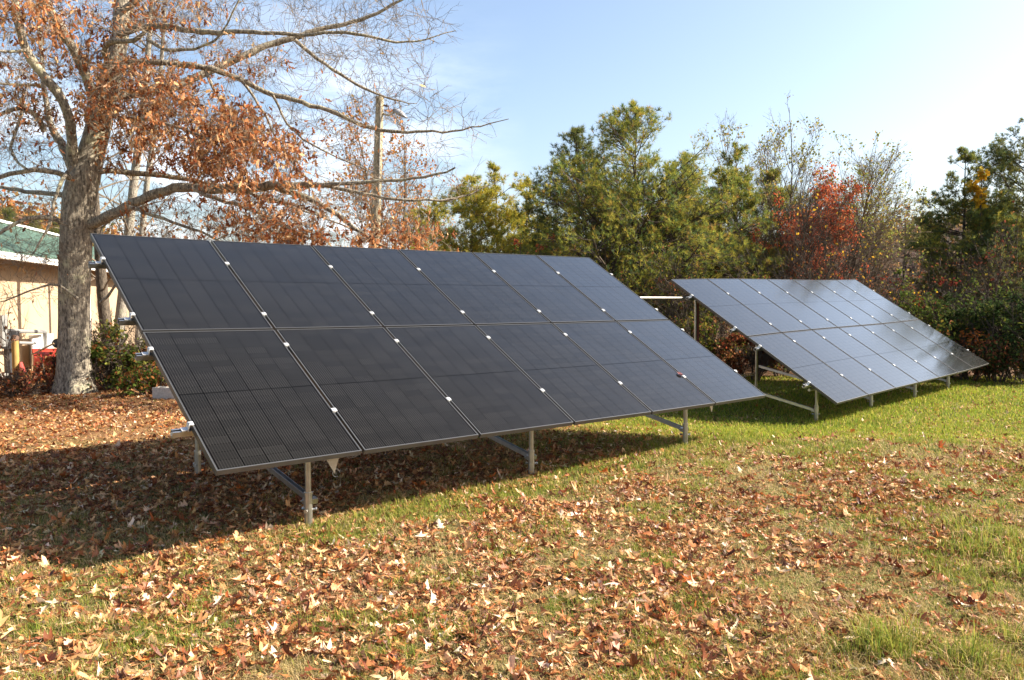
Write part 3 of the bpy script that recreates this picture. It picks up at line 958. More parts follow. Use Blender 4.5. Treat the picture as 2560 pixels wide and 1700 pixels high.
# bottom of the tub faces us, rim leans to the wall
tb = MB()
def ring(w, z0, z1, y):
    return [c - rx * w / 2 + ry * y + A3(0, 0, z0), c + rx * w / 2 + ry * y + A3(0, 0, z0), c + rx * w / 2 + ry * y + A3(0, 0, z1), c - rx * w / 2 + ry * y + A3(0, 0, z1)]
R3 = [ring(.50, .22, .70, 0), ring(.58, .17, .76, .05), ring(.74, .06, .86, .22), ring(.79, .03, .89, .23), ring(.79, .03, .89, .25), ring(.72, .08, .84, .24), ring(.54, .20, .72, .07)]
Vv = np.array([p for r in R3 for p in r]); Vv = c + (Vv - c) * A3(.66, .8, .78); Fv = []
for a in range(len(R3) - 1):
    for k in range(4): Fv.append([a * 4 + k, a * 4 + (k + 1) % 4, (a + 1) * 4 + (k + 1) % 4, (a + 1) * 4 + k])
Fv.append([3, 2, 1, 0]); n_ = (len(R3) - 1) * 4; Fv.append([n_, n_ + 1, n_ + 2, n_ + 3])
mesh("tub", Vv, [np.array(Fv)], principled("red_plastic", (.50, .055, .03), .45, noise=(4, .25)), wb, c)
mb = MB(); wc = c + rx * .22 + A3(0, 0, .80) + ry * .02
a = np.linspace(0, 2 * math.pi, 21)
mb.tube(wc + np.stack([.13 * np.cos(a) * rx[0], .13 * np.cos(a) * rx[1], .13 * np.sin(a)], 1), [.045] * 21, 8, caps=False)
mb.tube([wc - ry * .03, wc + ry * .03], [.09] * 2, 14)
mb.build("wheel", M_BLACK, wb, c, smooth=True)
for sg in (-1, 1):
    mb = MB(); mb.tube([c + rx * .22 * sg + ry * -.03 + A3(0, 0, .02), c + rx * .2 * sg + ry * -.02 + A3(0, 0, .6), wc + rx * .05 * sg - ry * .05], [.018] * 3, 8)
    mb.build("handle", principled("ash_handle", (.30, .20, .11), .7), wb, c)

# cinder block right of the oak
c = at(377, 918, 12.9); c[2] = 0.0
cd = norm(A3(1, -.18, 0)); cn = A3(-cd[1], cd[0], 0)
mb = MB(); hgt_, th = .19, .032
for w in (0, .19 - th): mb.box(c - cd * .2 + cn * w, cd * .40, cn * th, A3(0, 0, hgt_))
for u in (0, .184, .40 - th): mb.box(c - cd * .2 + cd * u + cn * (th + .001), cd * th, cn * (.19 - 2 * th - .002), A3(0, 0, hgt_ - .004))
R_ = rotm(cd, math.radians(90)); 
for i_ in range(len(mb.V)):
    q = (mb.V[i_] - c) @ rotm(cd, math.radians(0)).T; mb.V[i_] = q + c
tag(mb.build("cinder_block", principled("grey_concrete_block", (.42, .39, .34), .95, noise=(30, .2), bump=(60, .5, .01)), None, c), "grey hollow cinder block lying on the leaves right of the oak", "cinder block")

# ------------------------------------------------------------------ utility pole with lamp
PY = 24.0
p0 = at(855, 691, PY); p0[2] = 0; p1 = at(876, 223, PY)
pole = empty("utility_pole", p0, "weathered wooden utility pole with an area lamp rising behind the near array", "utility pole")
mb = MB(); tt = np.linspace(0, 1, 10); base_dir = (p1 - p0)
pts = p0 - base_dir * .02 + base_dir[None] * tt[:, None] * 1.02
mb.tube(pts, np.linspace(.165, .115, 10), 14); mb.build("pole", bark_mat("weathered_wood", (.20, .16, .10), (.40, .34, .23), None, .6), pole, p0, smooth=True)
mb = MB(); a0 = at(882, 262, PY); a1 = at(895, 266, PY - .15); a2 = at(908, 259, PY - .3)
mb.tube([a0, a1, a2], [.035] * 3, 8); mb.build("arm", M_GALV, pole, p0, smooth=True)
mb = MB(); c = at(922, 263, PY - .35); ld = norm(at(935, 270, PY - .4) - at(907, 254, PY - .3))
sd = norm(np.cross(ld, A3(0, 0, 1))); lu = np.cross(sd, ld)
prof = [(-.24, .07, .06), (-.18, .125, .10), (0, .145, .115), (.15, .125, .07), (.25, .06, .03)]
V = []
for x, w, h_ in prof:
    for a in np.linspace(0, 2 * math.pi, 12, endpoint=False):
        V.append(c + ld * x + sd * w * math.cos(a) + lu * h_ * (math.sin(a) if math.sin(a) > 0 else .5 * math.sin(a)))
V = np.array(V); Fq = []
for k in range(len(prof) - 1):
    for i in range(12): Fq.append([k * 12 + i, k * 12 + (i + 1) % 12, (k + 1) * 12 + (i + 1) % 12, (k + 1) * 12 + i])
caps_ = []
for k0 in (0, (len(prof) - 1) * 12):
    for i in range(1, 11): caps_.append([k0, k0 + i, k0 + i + 1])
mesh("lamp_head", V, [np.array(Fq), np.array(caps_)], principled("lamp_housing", (.26, .26, .27), .5, .2), pole, p0, smooth=True)
mb = MB(); mb.tube([p0 + base_dir * .58 + A3(.1, -.14, 0), p0 + base_dir * .6 + A3(.1, -.14, .1), p0 + base_dir * .98 + A3(.05, -.115, 0)], [.022] * 3, 6)
mb.build("cable", principled("grey_riser", (.30, .28, .24), .6), pole, p0)

# ------------------------------------------------------------------ the oak
OY = 13.86
PXM = K / F_PX * OY
OAK0 = at(178, 905, OY); OAK0[2] = 0


def limb(pts, rad, dy):
    """pts: sheet coordinates; rad in sheet px (radius); dy: depth offsets from the trunk"""
    p = np.array(pts, float); n = len(p)
    d = np.interp(np.linspace(0, 1, n), np.linspace(0, 1, len(dy)), dy)
    P = at(p[:, 0], p[:, 1], OY + d)
    r = np.interp(np.linspace(0, 1, n), np.linspace(0, 1, len(rad)), rad) * PXM
    r = r * (.86 if rad[0] < 30 else 1.0)
    seg = np.concatenate([[0], np.cumsum(np.linalg.norm(np.diff(P, axis=0), axis=1))])
    m_ = max(4, int(seg[-1] / .16)); s = np.linspace(0, seg[-1], m_)
    Q = np.stack([np.interp(s, seg, P[:, k]) for k in range(3)], 1); Rr = np.interp(s, seg, r)
    for _ in range(3):
        Q[1:-1] = .5 * Q[1:-1] + .25 * (Q[:-2] + Q[2:])
    return Q, Rr


def build_oak():
    rng = np.random.default_rng(77)
    root = empty("oak_tree", OAK0, "large grey barked oak with rust brown leaves leaning branches over the near array", "oak tree")
    L = []
    trunk = limb([(173, 925), (173, 905), (172, 860), (171, 800), (171, 740), (171, 680), (173, 620), (175, 560), (178, 500), (183, 455), (193, 410), (207, 365), (220, 320), (231, 270), (244, 215), (258, 160), (273, 110), (280, 70), (280, 20), (290, -80), (300, -260), (305, -500)],
                 [47, 43, 37, 34, 32, 32, 33, 33, 34, 36, 34, 29, 27, 26, 23, 21, 19, 18, 18, 15, 12, 5], [0, 0, 0, .1, .3, .4])
    L += [
        limb([(178, 415), (170, 380), (165, 340), (165, 270), (158, 245), (130, 205), (90, 170), (60, 120), (45, 60), (30, 0), (15, -120), (0, -260)], [20, 14, 12, 12, 11, 10, 8, 6], [0, -.5, -.9, -1.5]),
        limb([(180, 410), (158, 365), (145, 340), (120, 290), (105, 250), (103, 200), (95, 120), (90, 60), (80, -60)], [16, 12, 11, 8, 7, 6, 5, 4], [0, .4, .9, 1.4]),
        limb([(228, 250), (205, 190), (185, 140), (160, 95), (130, 45), (95, 0), (60, -90), (30, -220)], [16, 13, 12, 12, 12, 11, 8], [0, -.3, -.8, -1.4]),
        limb([(212, 520), (240, 502), (290, 478), (350, 450), (400, 432), (480, 433), (553, 437), (605, 430), (637, 424), (698, 430), (740, 424), (782, 424), (897, 416), (992, 409), (1050, 390)], [14, 13, 13, 12, 12, 12, 12, 11, 9, 7, 5, 4, 3, 2], [0, -.6, -1.3, -1.8]),
        limb([(612, 430), (641, 433), (717, 455), (752, 474), (790, 508), (836, 539), (882, 569), (920, 590)], [9, 8, 7, 6, 5, 4, 2], [-.9, -1.2, -1.4]),
        limb([(740, 426), (801, 439), (859, 453), (935, 462), (1012, 464), (1069, 455), (1130, 425)], [5, 4.5, 4, 3, 2.5, 1], [-1.2, -1.4, -1.2]),
        limb([(220, 395), (243, 392), (318, 399), (406, 409), (469, 418), (540, 440), (610, 452), (700, 478), (760, 500)], [9, 8, 8, 7, 7, 6, 5, 4, 2], [0, .6, .9, 1.2]),
        limb([(256, 150), (300, 141), (353, 143), (416, 148), (469, 153), (522, 166), (553, 183), (629, 218), (706, 241), (767, 256), (843, 294), (912, 308), (966, 300), (1031, 308), (1107, 290), (1172, 275)], [9, 8, 8, 8, 8, 7, 7, 6, 6, 5, 4, 3, 2, 1], [0, .2, .4, .2, .0]),
        limb([(275, 80), (293, 70), (328, 65), (381, 58), (416, 63), (469, 79), (553, 71), (622, 76), (679, 80), (752, 78), (801, 69), (859, 88), (935, 101), (981, 92), (1050, 69)], [9, 9, 8, 7, 7, 5, 4.5, 4, 4, 3, 2, 1], [.1, -.4, -.9, -.9, -.6]),
        limb([(232, 228), (280, 222), (330, 215), (416, 198), (469, 168), (520, 145), (587, 118), (622, 96), (679, 92), (706, 73), (752, 65), (820, 50), (870, 34), (905, 8), (960, -15)], [12, 11, 11, 10, 10, 10, 9, 9, 8, 7, 6, 5, 4, 3], [0, .9, 1.4, 1.6, 1.6]),
        limb([(683, 94), (725, 134), (790, 172), (836, 206), (878, 222), (920, 237), (960, 240)], [6, 5, 4.5, 4, 3, 2, 1], [1.3, 1.3, 1.6]),
        limb([(215, 256), (229, 261), (272, 270), (310, 277), (339, 270), (420, 300), (520, 330)], [6, 6, 5, 5, 4, 3], [0, -.6, -1.2]),
        limb([(258, 160), (233, 106), (261, 92), (303, 100), (339, 88), (337, 72)], [8, 7, 6, 5, 4], [0, -.8, -1.0]),
        limb([(339, 88), (356, 109), (395, 122), (441, 116), (494, 102), (519, 67), (543, 28), (560, -20)], [5, 5, 4, 3, 2.5, 2, 1.5], [-1.0, -1.2, -1.5]),
        limb([(469, 158), (490, 200), (510, 235), (530, 260), (560, 330)], [5, 4, 3, 2], [.3, .0, -.3]),
        limb([(190, 425), (176, 413), (141, 399), (106, 388), (53, 390), (21, 406), (-10, 413), (-90, 430)], [9, 8, 7, 6, 6, 5, 4], [0, -.7, -1.2]),
        limb([(165, 452), (141, 448), (88, 445), (35, 437), (-10, 430), (-100, 420)], [8, 7, 6, 5, 3], [0, .5, .9]),
        limb([(150, 520), (141, 505), (106, 494), (71, 497), (35, 515), (-5, 540), (-60, 570)], [8, 7, 6, 5, 4, 2], [0, -.5, -1.0]),
        limb([(165, 385), (152, 392), (138, 423), (123, 466), (116, 522), (99, 550), (80, 580)], [5, 5, 4.5, 4, 3, 2], [-.4, -.8, -1.1]),
        limb([(105, 300), (85, 254), (67, 238), (28, 243), (-5, 268), (-60, 300)], [8, 7, 6, 5, 4], [.6, .2, -.3]),
        limb([(60, 240), (40, 300), (22, 340), (28, 370), (60, 388)], [4, 4, 3.5, 3], [.0, -.5, -.9]),
        limb([(95, 195), (60, 200), (0, 195), (-60, 185)], [4, 3, 2], [-.8, -1.2]),
        limb([(62, 120), (20, 130), (-40, 110)], [4, 3, 2], [-1.2, -1.6]),
        limb([(300, 478), (360, 500), (430, 520), (500, 548), (560, 580)], [5, 4, 3, 2], [-.5, -.8, -1.2]),
        limb([(430, 433), (500, 460), (570, 478), (640, 515), (700, 545), (740, 560)], [5, 5, 4, 3, 2], [-.9, -1.1, -1.3]),
        limb([(600, 450), (680, 480), (760, 505), (850, 545)], [4, 3, 2], [1.0, 1.2]),
        limb([(232, 700), (280, 640), (330, 625)], [4, 3, 2], [-.2, -.4]),
        limb([(555, 185), (600, 240), (640, 330), (690, 400), (720, 420)], [4, 3, 2.5, 2], [.2, .4]),
        limb([(630, 220), (660, 290), (720, 340), (790, 365), (850, 395)], [3.5, 3, 2, 1.5], [.2, .5]),
        limb([(285, 20), (330, -10), (400, -40), (500, -60), (620, -70)], [10, 8, 6, 4], [.2, -.5]),
        limb([(180, 690), (130, 640), (80, 668), (20, 690), (-20, 700)], [4, 3, 2, 1], [-.3, -.8]),
    ]
    # trunk with flared foot
    Q, Rr = trunk
    V, F_ = tubes(Q[None], Rr[None], 28)
    V = V.reshape(len(Q), 28, 3)
    a = np.arange(28) * 2 * math.pi / 28
    for k in range(len(Q)):
        z = Q[k, 2]
        f = 1 + .16 * math.exp(-max(z, 0) / .25) * (1 + .6 * np.cos(a * 5 + 1.0)) + .035 * np.cos(a * 7 + z * 1.3) + .03 * np.cos(a * 3 - z * .7)
        V[k] = Q[k] + (V[k] - Q[k]) * f[:, None]
    allV, allF, n = [V.reshape(-1, 3)], [F_], V.size // 3
    for Q_, R_ in L:
        k = len(Q_); R_ = R_ * (1 + .06 * np.sin(np.arange(k) * 1.9 + k)) 
        Q_ = Q_ + rng.normal(0, .010, Q_.shape)
        v, f_ = tubes(Q_[None], R_[None], 10)
        allV.append(v); allF.append(f_ + n); n += len(v)
    mesh("trunk", np.concatenate(allV), [np.concatenate(allF)], M_OAKBARK, root, OAK0, smooth=True)
    # twigs: grow from nearest existing node to scattered targets
    nodes, ndir, nrad = [], [], []
    for Q_, R_ in [(Q[9:], Rr[9:])] + L:
        nodes.append(Q_); ndir.append(norm(np.gradient(Q_, axis=0))); nrad.append(R_)
    nodes = np.concatenate(nodes); ndir = np.concatenate(ndir); nrad = np.concatenate(nrad)
    # regions: cx, cy, rx, ry, targets, depth mid, depth half, leaves per target
    REG = [(330, 215, 135, 65, 170, -.6, 1.2, 9), (440, 300, 150, 90, 240, -.7, 1.5, 11.5), (565, 370, 140, 85, 200, -.7, 1.5, 11), (300, 170, 70, 50, 60, -.6, 1.0, 8),
           (560, 300, 70, 40, 70, -.6, 1.0, 13), (640, 480, 110, 60, 90, -1.0, 1.1, 7), (560, 510, 90, 45, 70, -1.0, 1.0, 6), (660, 545, 90, 30, 70, -1.2, .8, 12),
           (900, 545, 130, 22, 70, -1.3, .8, 10), (780, 470, 100, 60, 50, -1.1, 1.0, 2.5), (400, 470, 120, 40, 50, -.8, 1.0, 3),
           (60, 25, 110, 50, 100, -1.0, 1.3, 9), (200, 75, 90, 70, 90, .2, 1.2, 6), (380, 30, 110, 50, 90, -.2, 1.3, 5), (130, 150, 90, 60, 70, .2, 1.2, 4.5), (20, 190, 50, 60, 60, -.8, 1.0, 5), (230, 255, 50, 40, 35, -.8, .5, 10), (560, 150, 110, 40, 60, .6, 1.0, 5), (100, 250, 50, 50, 30, .3, .8, 8), (260, 340, 40, 60, 25, -.4, .8, 6), (60, 330, 90, 60, 40, -.6, 1.2, 2),
           # bare twig zones
           (620, 60, 330, 90, 192, .2, 1.8, 0), (850, 60, 200, 80, 102, .4, 1.6, 0), (760, 190, 240, 90, 144, .4, 1.6, .25), (980, 270, 170, 60, 54, .1, 1.0, .1), (860, 330, 180, 80, 78, .1, 1.3, .25), (720, 340, 130, 80, 66, .2, 1.2, .6), (950, 430, 150, 45, 60, -1.0, 1.0, .1),
           (820, 490, 150, 55, 60, -1.0, 1.0, 1.2), (430, 60, 160, 100, 90, .0, 1.6, 1), (60, 380, 120, 130, 130, -.3, 1.6, .2), (90, 540, 110, 90, 70, -.8, 1.0, .2), (60, 640, 110, 70, 35, -.8, .8, .2), (40, 150, 110, 130, 110, .0, 1.6, 2), (330, 520, 140, 40, 40, -.5, 1.2, .6), (480, 540, 150, 35, 45, -.6, 1.0, 1.0)]
    T, W_ = [], []
    for cx, cy, rx_, ry_, k, dm, dh, lf in REG:
        u = rng.normal(0, 1, (k, 2)); u = u / np.linalg.norm(u, axis=1, keepdims=True) * rng.random((k, 1)) ** .5
        T.append(at(cx + u[:, 0] * rx_, cy + u[:, 1] * ry_, OY + dm + rng.uniform(-dh, dh, k))); W_.append(np.full(k, lf))
    T = np.concatenate(T); W_ = np.concatenate(W_)
    cap = 60000
    NN_ = np.zeros((cap, 3)); ND = np.zeros((cap, 3)); NR = np.zeros(cap); cnt = len(nodes)
    NN_[:cnt] = nodes; ND[:cnt] = ndir; NR[:cnt] = nrad
    d0 = np.array([np.min(((nodes - t) ** 2).sum(1)) for t in T])
    polysP, polysR, tipsP, tipsD, tipsW = [], [], [], [], []
    NS = 8
    for ti in np.argsort(d0):
        t = T[ti]
        dv = t - NN_[:cnt]; dd = (dv ** 2).sum(1)
        al = (dv * ND[:cnt]).sum(1) / np.sqrt(dd + 1e-6)
        j = np.argmin(dd * (1.35 - .55 * al) + (NR[:cnt] < .004) * .05)
        a_, di = NN_[j], math.sqrt(dd[j])
        if di < .08: continue
        to = dv[j] / di
        st = norm(ND[j] * .55 + to * .6 + rng.normal(0, .12, 3))
        en = norm(to + rng.normal(0, .25, 3) + A3(0, 0, -.06))
        u = np.linspace(0, 1, NS)[:, None]
        h00 = 2 * u ** 3 - 3 * u ** 2 + 1; h10 = u ** 3 - 2 * u ** 2 + u; h01 = -2 * u ** 3 + 3 * u ** 2; h11 = u ** 3 - u ** 2
        pth = h00 * a_ + h10 * st * di * .9 + h01 * t + h11 * en * di * .9 + rng.normal(0, .012, (NS, 3)) * np.sin(u * math.pi)
        r0 = min(NR[j] * .72, .0045 + .0065 * di); rr = np.linspace(r0, max(.0026, r0 * .4), NS)
        polysP.append(pth); polysR.append(rr)
        dr = norm(np.gradient(pth, axis=0))
        NN_[cnt:cnt + NS - 1] = pth[1:]; ND[cnt:cnt + NS - 1] = dr[1:]; NR[cnt:cnt + NS - 1] = rr[1:]; cnt += NS - 1
        tipsP.append(pth); tipsD.append(dr); tipsW.append(W_[ti])
    PP = np.stack(polysP); RR_ = np.stack(polysR); DD = np.stack(tipsD); WW = np.array(tipsW)
    V1, F1 = tubes(PP, RR_, 5)
    # finer side twigs
    M = len(PP); kk = 3
    idx = np.repeat(np.arange(M), kk); s = rng.integers(2, NS, len(idx))
    P0 = PP[idx, s]; pd = DD[idx, s]
    rnd = rng.normal(0, 1, P0.shape); perp = norm(rnd - (rnd * pd).sum(-1, keepdims=True) * pd)
    D0 = norm(pd * .8 + perp * .75 + A3(0, 0, -.05))
    tw = grow(rng, P0, D0, rng.uniform(.16, .5, len(idx)), np.full(len(idx), .0035), [
        dict(n=5, wob=.16, trop=.02, kids=1.6, ang=38, lr=.55, rr=.8, start=.3, rmin=.0024, tip=.5), dict(n=4, wob=.15, trop=0, tip=.5)])
    V2, F2 = cat_tubes(tw, (3, 3))
    mesh("twigs", np.concatenate([V1, V2]), [np.concatenate([F1, F2 + len(V1)])], M_TWIG, root, OAK0)
    # leaves hang in bunches near twig tips
    C, own = [], []
    tw_tip = tw[0][0][:, 2:]
    for k in range(M):
        nl = rng.poisson(WW[k])
        if nl == 0: continue
        src = np.concatenate([PP[k, 4:], tw_tip[k * kk:(k + 1) * kk].reshape(-1, 3)])
        cl = src[rng.choice(len(src), max(1, nl // 4))]
        C.append(cl[rng.integers(0, len(cl), nl)] + rng.normal(0, .05, (nl, 3)))
    C = np.concatenate(C); k = len(C)
    # lobed hanging leaf: 3 stations across, folded on the midrib
    ax = norm(rng.normal(0, .55, (k, 3)) + A3(0, 0, -.75)); b = norm(np.cross(ax, rng.normal(0, 1, (k, 3)))); nr = np.cross(ax, b)
    sz = (.082 * rng.uniform(.55, 1.45, k))[:, None]
    st = [(0, .03), (.22, .20), (.36, .09), (.58, .30), (.72, .10), (.86, .17), (1, 0)]
    cv = rng.uniform(-.25, .35, (k, 1)); fo = rng.uniform(.05, .5, (k, 1))
    Vs = []
    for u, w in st:
        mid = C + ax * sz * u + nr * sz * cv * u * u
        Vs += [mid - b * sz * w + nr * sz * fo * w, mid, mid + b * sz * w + nr * sz * fo * w]
    V = np.stack(Vs, 1).reshape(-1, 3); nv = len(st) * 3
    fb = []
    for q in range(len(st) - 1):
        for c_ in (0, 1): fb.append([q * 3 + c_, q * 3 + c_ + 1, q * 3 + c_ + 4, q * 3 + c_ + 3])
    Fl = (np.arange(k)[:, None, None] * nv + np.array(fb)[None]).reshape(-1, 4)
    mesh("leaves", V, [Fl], M_LEAF, root, OAK0, col=np.repeat(pick(rng, RUST, k, .22), nv, 0))
    print("oak leaves", k, "twigs", M)


build_oak()
# ------------------------------------------------------------------ hills far behind
M_HILL = principled("autumn_hillside", (.16, .085, .045), .95, noise=(.35, .5), spec=.05)
M_HILL2 = principled("grey_brown_hillside", (.10, .085, .07), .95, noise=(.3, .4), spec=.05)


def wood_on(V, name, label, n, pal, size, seed):
    rng = np.random.default_rng(seed)
    C = V[rng.integers(0, len(V), n)] + rng.normal(0, 1, (n, 3)) * A3(1.6, 1.2, .4)
    Vs, Cs = [], []
    k = 14
    cc = np.repeat(C, k, 0) + rng.normal(0, 1, (n * k, 3)) * size * A3(.55, .55, .8) + A3(0, 0, size * .8)
    Vl, Fl = leafquads(rng, cc, size * .55 * rng.uniform(.5, 1.2, n * k), .8)
    base = pick(rng, pal, n, .25)
    o = mesh(name, Vl, [Fl], M_LEAF, col=np.repeat(np.repeat(base, k, 0), 4, 0))
    tag(o, label, "woodland", kind="stuff")


V = hill("hills", -190, -38, 85, 55, 16.5, 21, 0, M_HILL)
wood_on(V, "autumn_wood", "orange and brown autumn woodland covering the low hill behind the building", 3600, [(.34, .15, .05, 3), (.26, .10, .04, 3), (.20, .12, .07, 3), (.36, .22, .07, 1.5), (.08, .09, .03, .6)], 1.5, 31)
V = hill("hills", 20, 110, 80, 60, 11.0, 22, .9, M_HILL2)
wood_on(V, "bare_wood", "grey brown leafless woodland on the hill seen between the trees at right", 2600, [(.13, .10, .085, 4), (.18, .12, .08, 3), (.22, .13, .06, 1), (.09, .09, .05, 1)], 1.5, 32)
for i, (px, py, lab) in enumerate(((22, 492, "dark green conifer showing above the green roof at the left edge"), (86, 508, "small dark green conifer above the green roof nearer the oak"), (140, 512, "dark conifer above the roof half hidden by the oak trunk"))):
    pine(px, py, 42 + i, 26, lab, PINE_DARK, 60 + i, nbr=60, low=.02, dens=.6, shape=1.0, group="conifers beyond the roof", nl=.3)

# ------------------------------------------------------------------ trees left of and behind the near array
def trunk_tree(pts, rad, y, label, seed, mat, kids, name="bare_tree"):
    """tree with a drawn trunk line and fine upper branches"""
    rng = np.random.default_rng(seed)
    p = np.array(pts, float); P = at(p[:, 0], p[:, 1], y)
    P[0, 2] = -.05
    base = A3(P[0, 0], P[0, 1], 0)
    r = np.interp(np.linspace(0, 1, len(p)), np.linspace(0, 1, len(rad)), rad) * K / F_PX * y
    root = empty(name, base, label, "tree")
    t = np.linspace(0, 1, 20); tt = np.linspace(0, 1, len(p))
    Q = np.stack([np.interp(t, tt, P[:, k]) for k in range(3)], 1)
    for _ in range(2): Q[1:-1] = .5 * Q[1:-1] + .25 * (Q[:-2] + Q[2:])
    V, F_ = tubes(Q[None], np.interp(t, tt, r)[None], 10)
    mesh("trunk", V, [F_], mat, root, base, smooth=True)
    s = rng.uniform(.3, 1, kids)
    B = np.stack([np.interp(s, t, Q[:, k]) for k in range(3)], 1)
    az = rng.uniform(0, 6.28, kids); D = np.stack([np.cos(az) * .8, np.sin(az) * .8, rng.uniform(.3, 1.0, kids)], 1)
    lv = grow(rng, B, D, rng.uniform(1.0, 2.4, kids), np.full(kids, .022), [dict(n=7, wob=.12, trop=.04, kids=6, ang=40, lr=.5, rr=.6, start=.2, rmin=.005),
              dict(n=5, wob=.14, trop=.03, kids=4, ang=38, lr=.5, rr=.6, start=.2, rmin=.004), dict(n=4, wob=.14, trop=.02)])
    V, F_ = cat_tubes(lv, (5, 3, 3))
    mesh("branches", V, [F_], M_TWIG, root, base)


trunk_tree([(256, 850), (250, 800), (238, 700), (232, 620), (226, 540), (220, 460), (215, 330), (212, 200)], [15, 13, 12, 9, 6, 3], 16.6, "dark slender trunk close behind the oak, rising out of the green shrub", 81, M_BARK_DARK, 14)
trunk_tree([(268, 850), (274, 760), (283, 690), (291, 600), (300, 500), (313, 380), (326, 290), (340, 150), (350, 0)], [13, 12, 11, 10, 9, 7, 4], 18.0, "pale lichened tree whose trunk leans right above the array corner", 82, M_BARK_PALE, 22)
trunk_tree([(318, 850), (322, 700), (326, 560), (334, 460), (350, 340), (362, 270), (372, 150), (380, 20)], [8, 8, 7, 6, 6, 5, 3], 20.0, "thin pale tree just right of the leaning lichened one", 83, M_BARK_PALE, 20)
bare(390, 440, 25, 75, "leafless tangle of a tree behind the first panels, right of the pale trunks", 84, trunks=3, kids=(9, 7, 5), mat_b=M_TWIG, group="bare trees behind the near array")
bare(545, 470, 28, 90, "leafless tree low behind the rust leaves, above the second panel", 85, trunks=3, kids=(9, 7, 4), group="bare trees behind the near array")
bare(700, 440, 30, 100, "leafless tree low behind the oak twigs, left of the pole", 86, trunks=3, kids=(9, 7, 5), leaves=300, lpal=RUST, group="bare trees behind the near array")
bare(925, 205, 32, 140, "tall airy tree with a few orange leaves at its top behind the utility pole", 87, trunks=3, leaves=2300, lpal=[(.45, .20, .06, 3), (.36, .14, .06, 2), (.50, .30, .10, 1)], lsize=.13, leaf_lo=.45, kids=(15, 8, 5), fan=.18, asc=32, first=.2)
bare(800, 420, 34, 80, "slender bare tree just left of the utility pole", 88, trunks=2, leaves=250, lpal=RUST, lsize=.1, kids=(11, 7, 5), group="bare trees behind the near array")
bare(1020, 380, 34, 90, "thin bare tree between the utility pole and the yellow green pines", 89, trunks=2, kids=(11, 7, 4), group="bare trees behind the near array")

# ------------------------------------------------------------------ pines and woodland edge
pine(1000, 470, 28, 110, "low yellow green pine right of the pole, half behind the oak twigs", PINE_YELLOW, 101, nbr=60, dens=.8, low=.05)
pine(1085, 415, 25, 125, "yellowish pine with feathery top left of the small red maple", PINE_YELLOW, 102, nbr=75, low=.05)
pine(1150, 388, 26, 130, "taller yellow green pine behind the small red maple", PINE_YELLOW, 103, nbr=75, low=.05)
pine(1212, 420, 29, 85, "narrow young pine between the yellow pines and the big pine", PINE_YELLOW, 104, nbr=60, low=.05)
shrub(1232, 485, 21.5, 32, "small scarlet maple low beside the big pine, above the array edge", 105, RED, leaves=900, lsize=.085, stems=3, cat="maple tree", name="maple_tree", fan=.15)
pine(1330, 305, 24.5, 150, "dark green pine making the left shoulder of the big pine", PINE_DARK + [(.12, .12, .025, 3)], 106, nbr=105, low=.08, dens=1.1, shape=.85)
pine(1462, 252, 22.5, 235, "biggest pine, broad and olive green, in the middle of the picture", PINE_OLIVE, 107, nbr=150, low=.14, dens=1.25, shape=.95)
pine(1560, 355, 24, 120, "olive pine forming the right shoulder of the big pine", PINE_OLIVE, 108, nbr=100, low=.14, dens=1.0, shape=.85)
pine(1690, 330, 23.5, 110, "narrow pointed green pine above the left end of the far array", PINE_OLIVE, 109, nbr=85, low=.2, shape=.95)
pine(1768, 385, 26, 100, "shorter olive pine left of the red maple", PINE_OLIVE, 110, nbr=75, low=.15, shape=.8)
bare(1805, 232, 26, 125, "tall thin tree with pale yellow green leaves above the red maple", 111, trunks=4, leaves=3600, lpal=YGREEN, lsize=.085, leaf_lo=.35, kids=(18, 10, 6), fan=.22, asc=36, leafclump=.8)
bare(1895, 290, 25.5, 140, "broad wispy tree with yellow green leaves leaning right of the red maple", 112, trunks=5, leaves=4000, lpal=YGREEN, lsize=.08, leaf_lo=.35, kids=(18, 10, 6), fan=.36, asc=36, lean=.05, leafclump=.8)
bare(1850, 392, 23.5, 125, "bright red maple standing behind the far array", 113, trunks=4, leaves=9000, lpal=RED, lsize=.085, leaf_lo=.2, kids=(14, 9, 6), fan=.24, cat="maple tree", name="maple_tree", leafclump=.9)
bare(1858, 405, 21.5, 165, "dark leafless fan of branches in front of the red maple", 114, trunks=6, leaves=110, lpal=YELLOW, lsize=.085, kids=(13, 9, 5), fan=.42, asc=34, first=.15, mat_b=M_TWIG_DARK)
bare(1950, 480, 22.5, 70, "leafless brush right of the red maple with a few yellow leaves", 115, trunks=5, leaves=130, lpal=YELLOW, lsize=.10, kids=(10, 8, 5), fan=.35, first=.15, mat_b=M_TWIG_DARK)
bare(2062, 455, 36, 50, "far slender tree with thin pale leaves in the gap, left of two", 116, trunks=2, leaves=700, lpal=YGREEN, lsize=.11, leaf_lo=.6, kids=(8, 7, 4), fan=.12, first=.5, group="slender trees in the gap")
bare(2108, 452, 38, 45, "far slender tree with thin pale leaves in the gap, right of two", 117, trunks=2, leaves=700, lpal=YGREEN, lsize=.11, leaf_lo=.6, kids=(8, 7, 4), fan=.12, first=.5, group="slender trees in the gap")
bare(2040, 610, 21, 70, "brown leafless thicket above the right end of the far array", 118, trunks=7, leaves=260, lpal=BROWNRED + YELLOW, lsize=.09, kids=(9, 7, 5), fan=.4, first=.1, mat_b=M_TWIG_DARK)
pine(2212, 350, 34, 105, "open olive pine at right, left of the yellow topped poplar", PINE_OLIVE + PINE_DARK, 119, nbr=85, low=.28, dens=.85, shape=.85)
bare(2258, 350, 33, 55, "young poplar with big golden leaves at its top beside the right pine", 120, trunks=1, leaves=260, lpal=YELLOW, lsize=.24, leaf_lo=.62, kids=(14, 6, 4), asc=40, cat="poplar tree", name="poplar_tree")
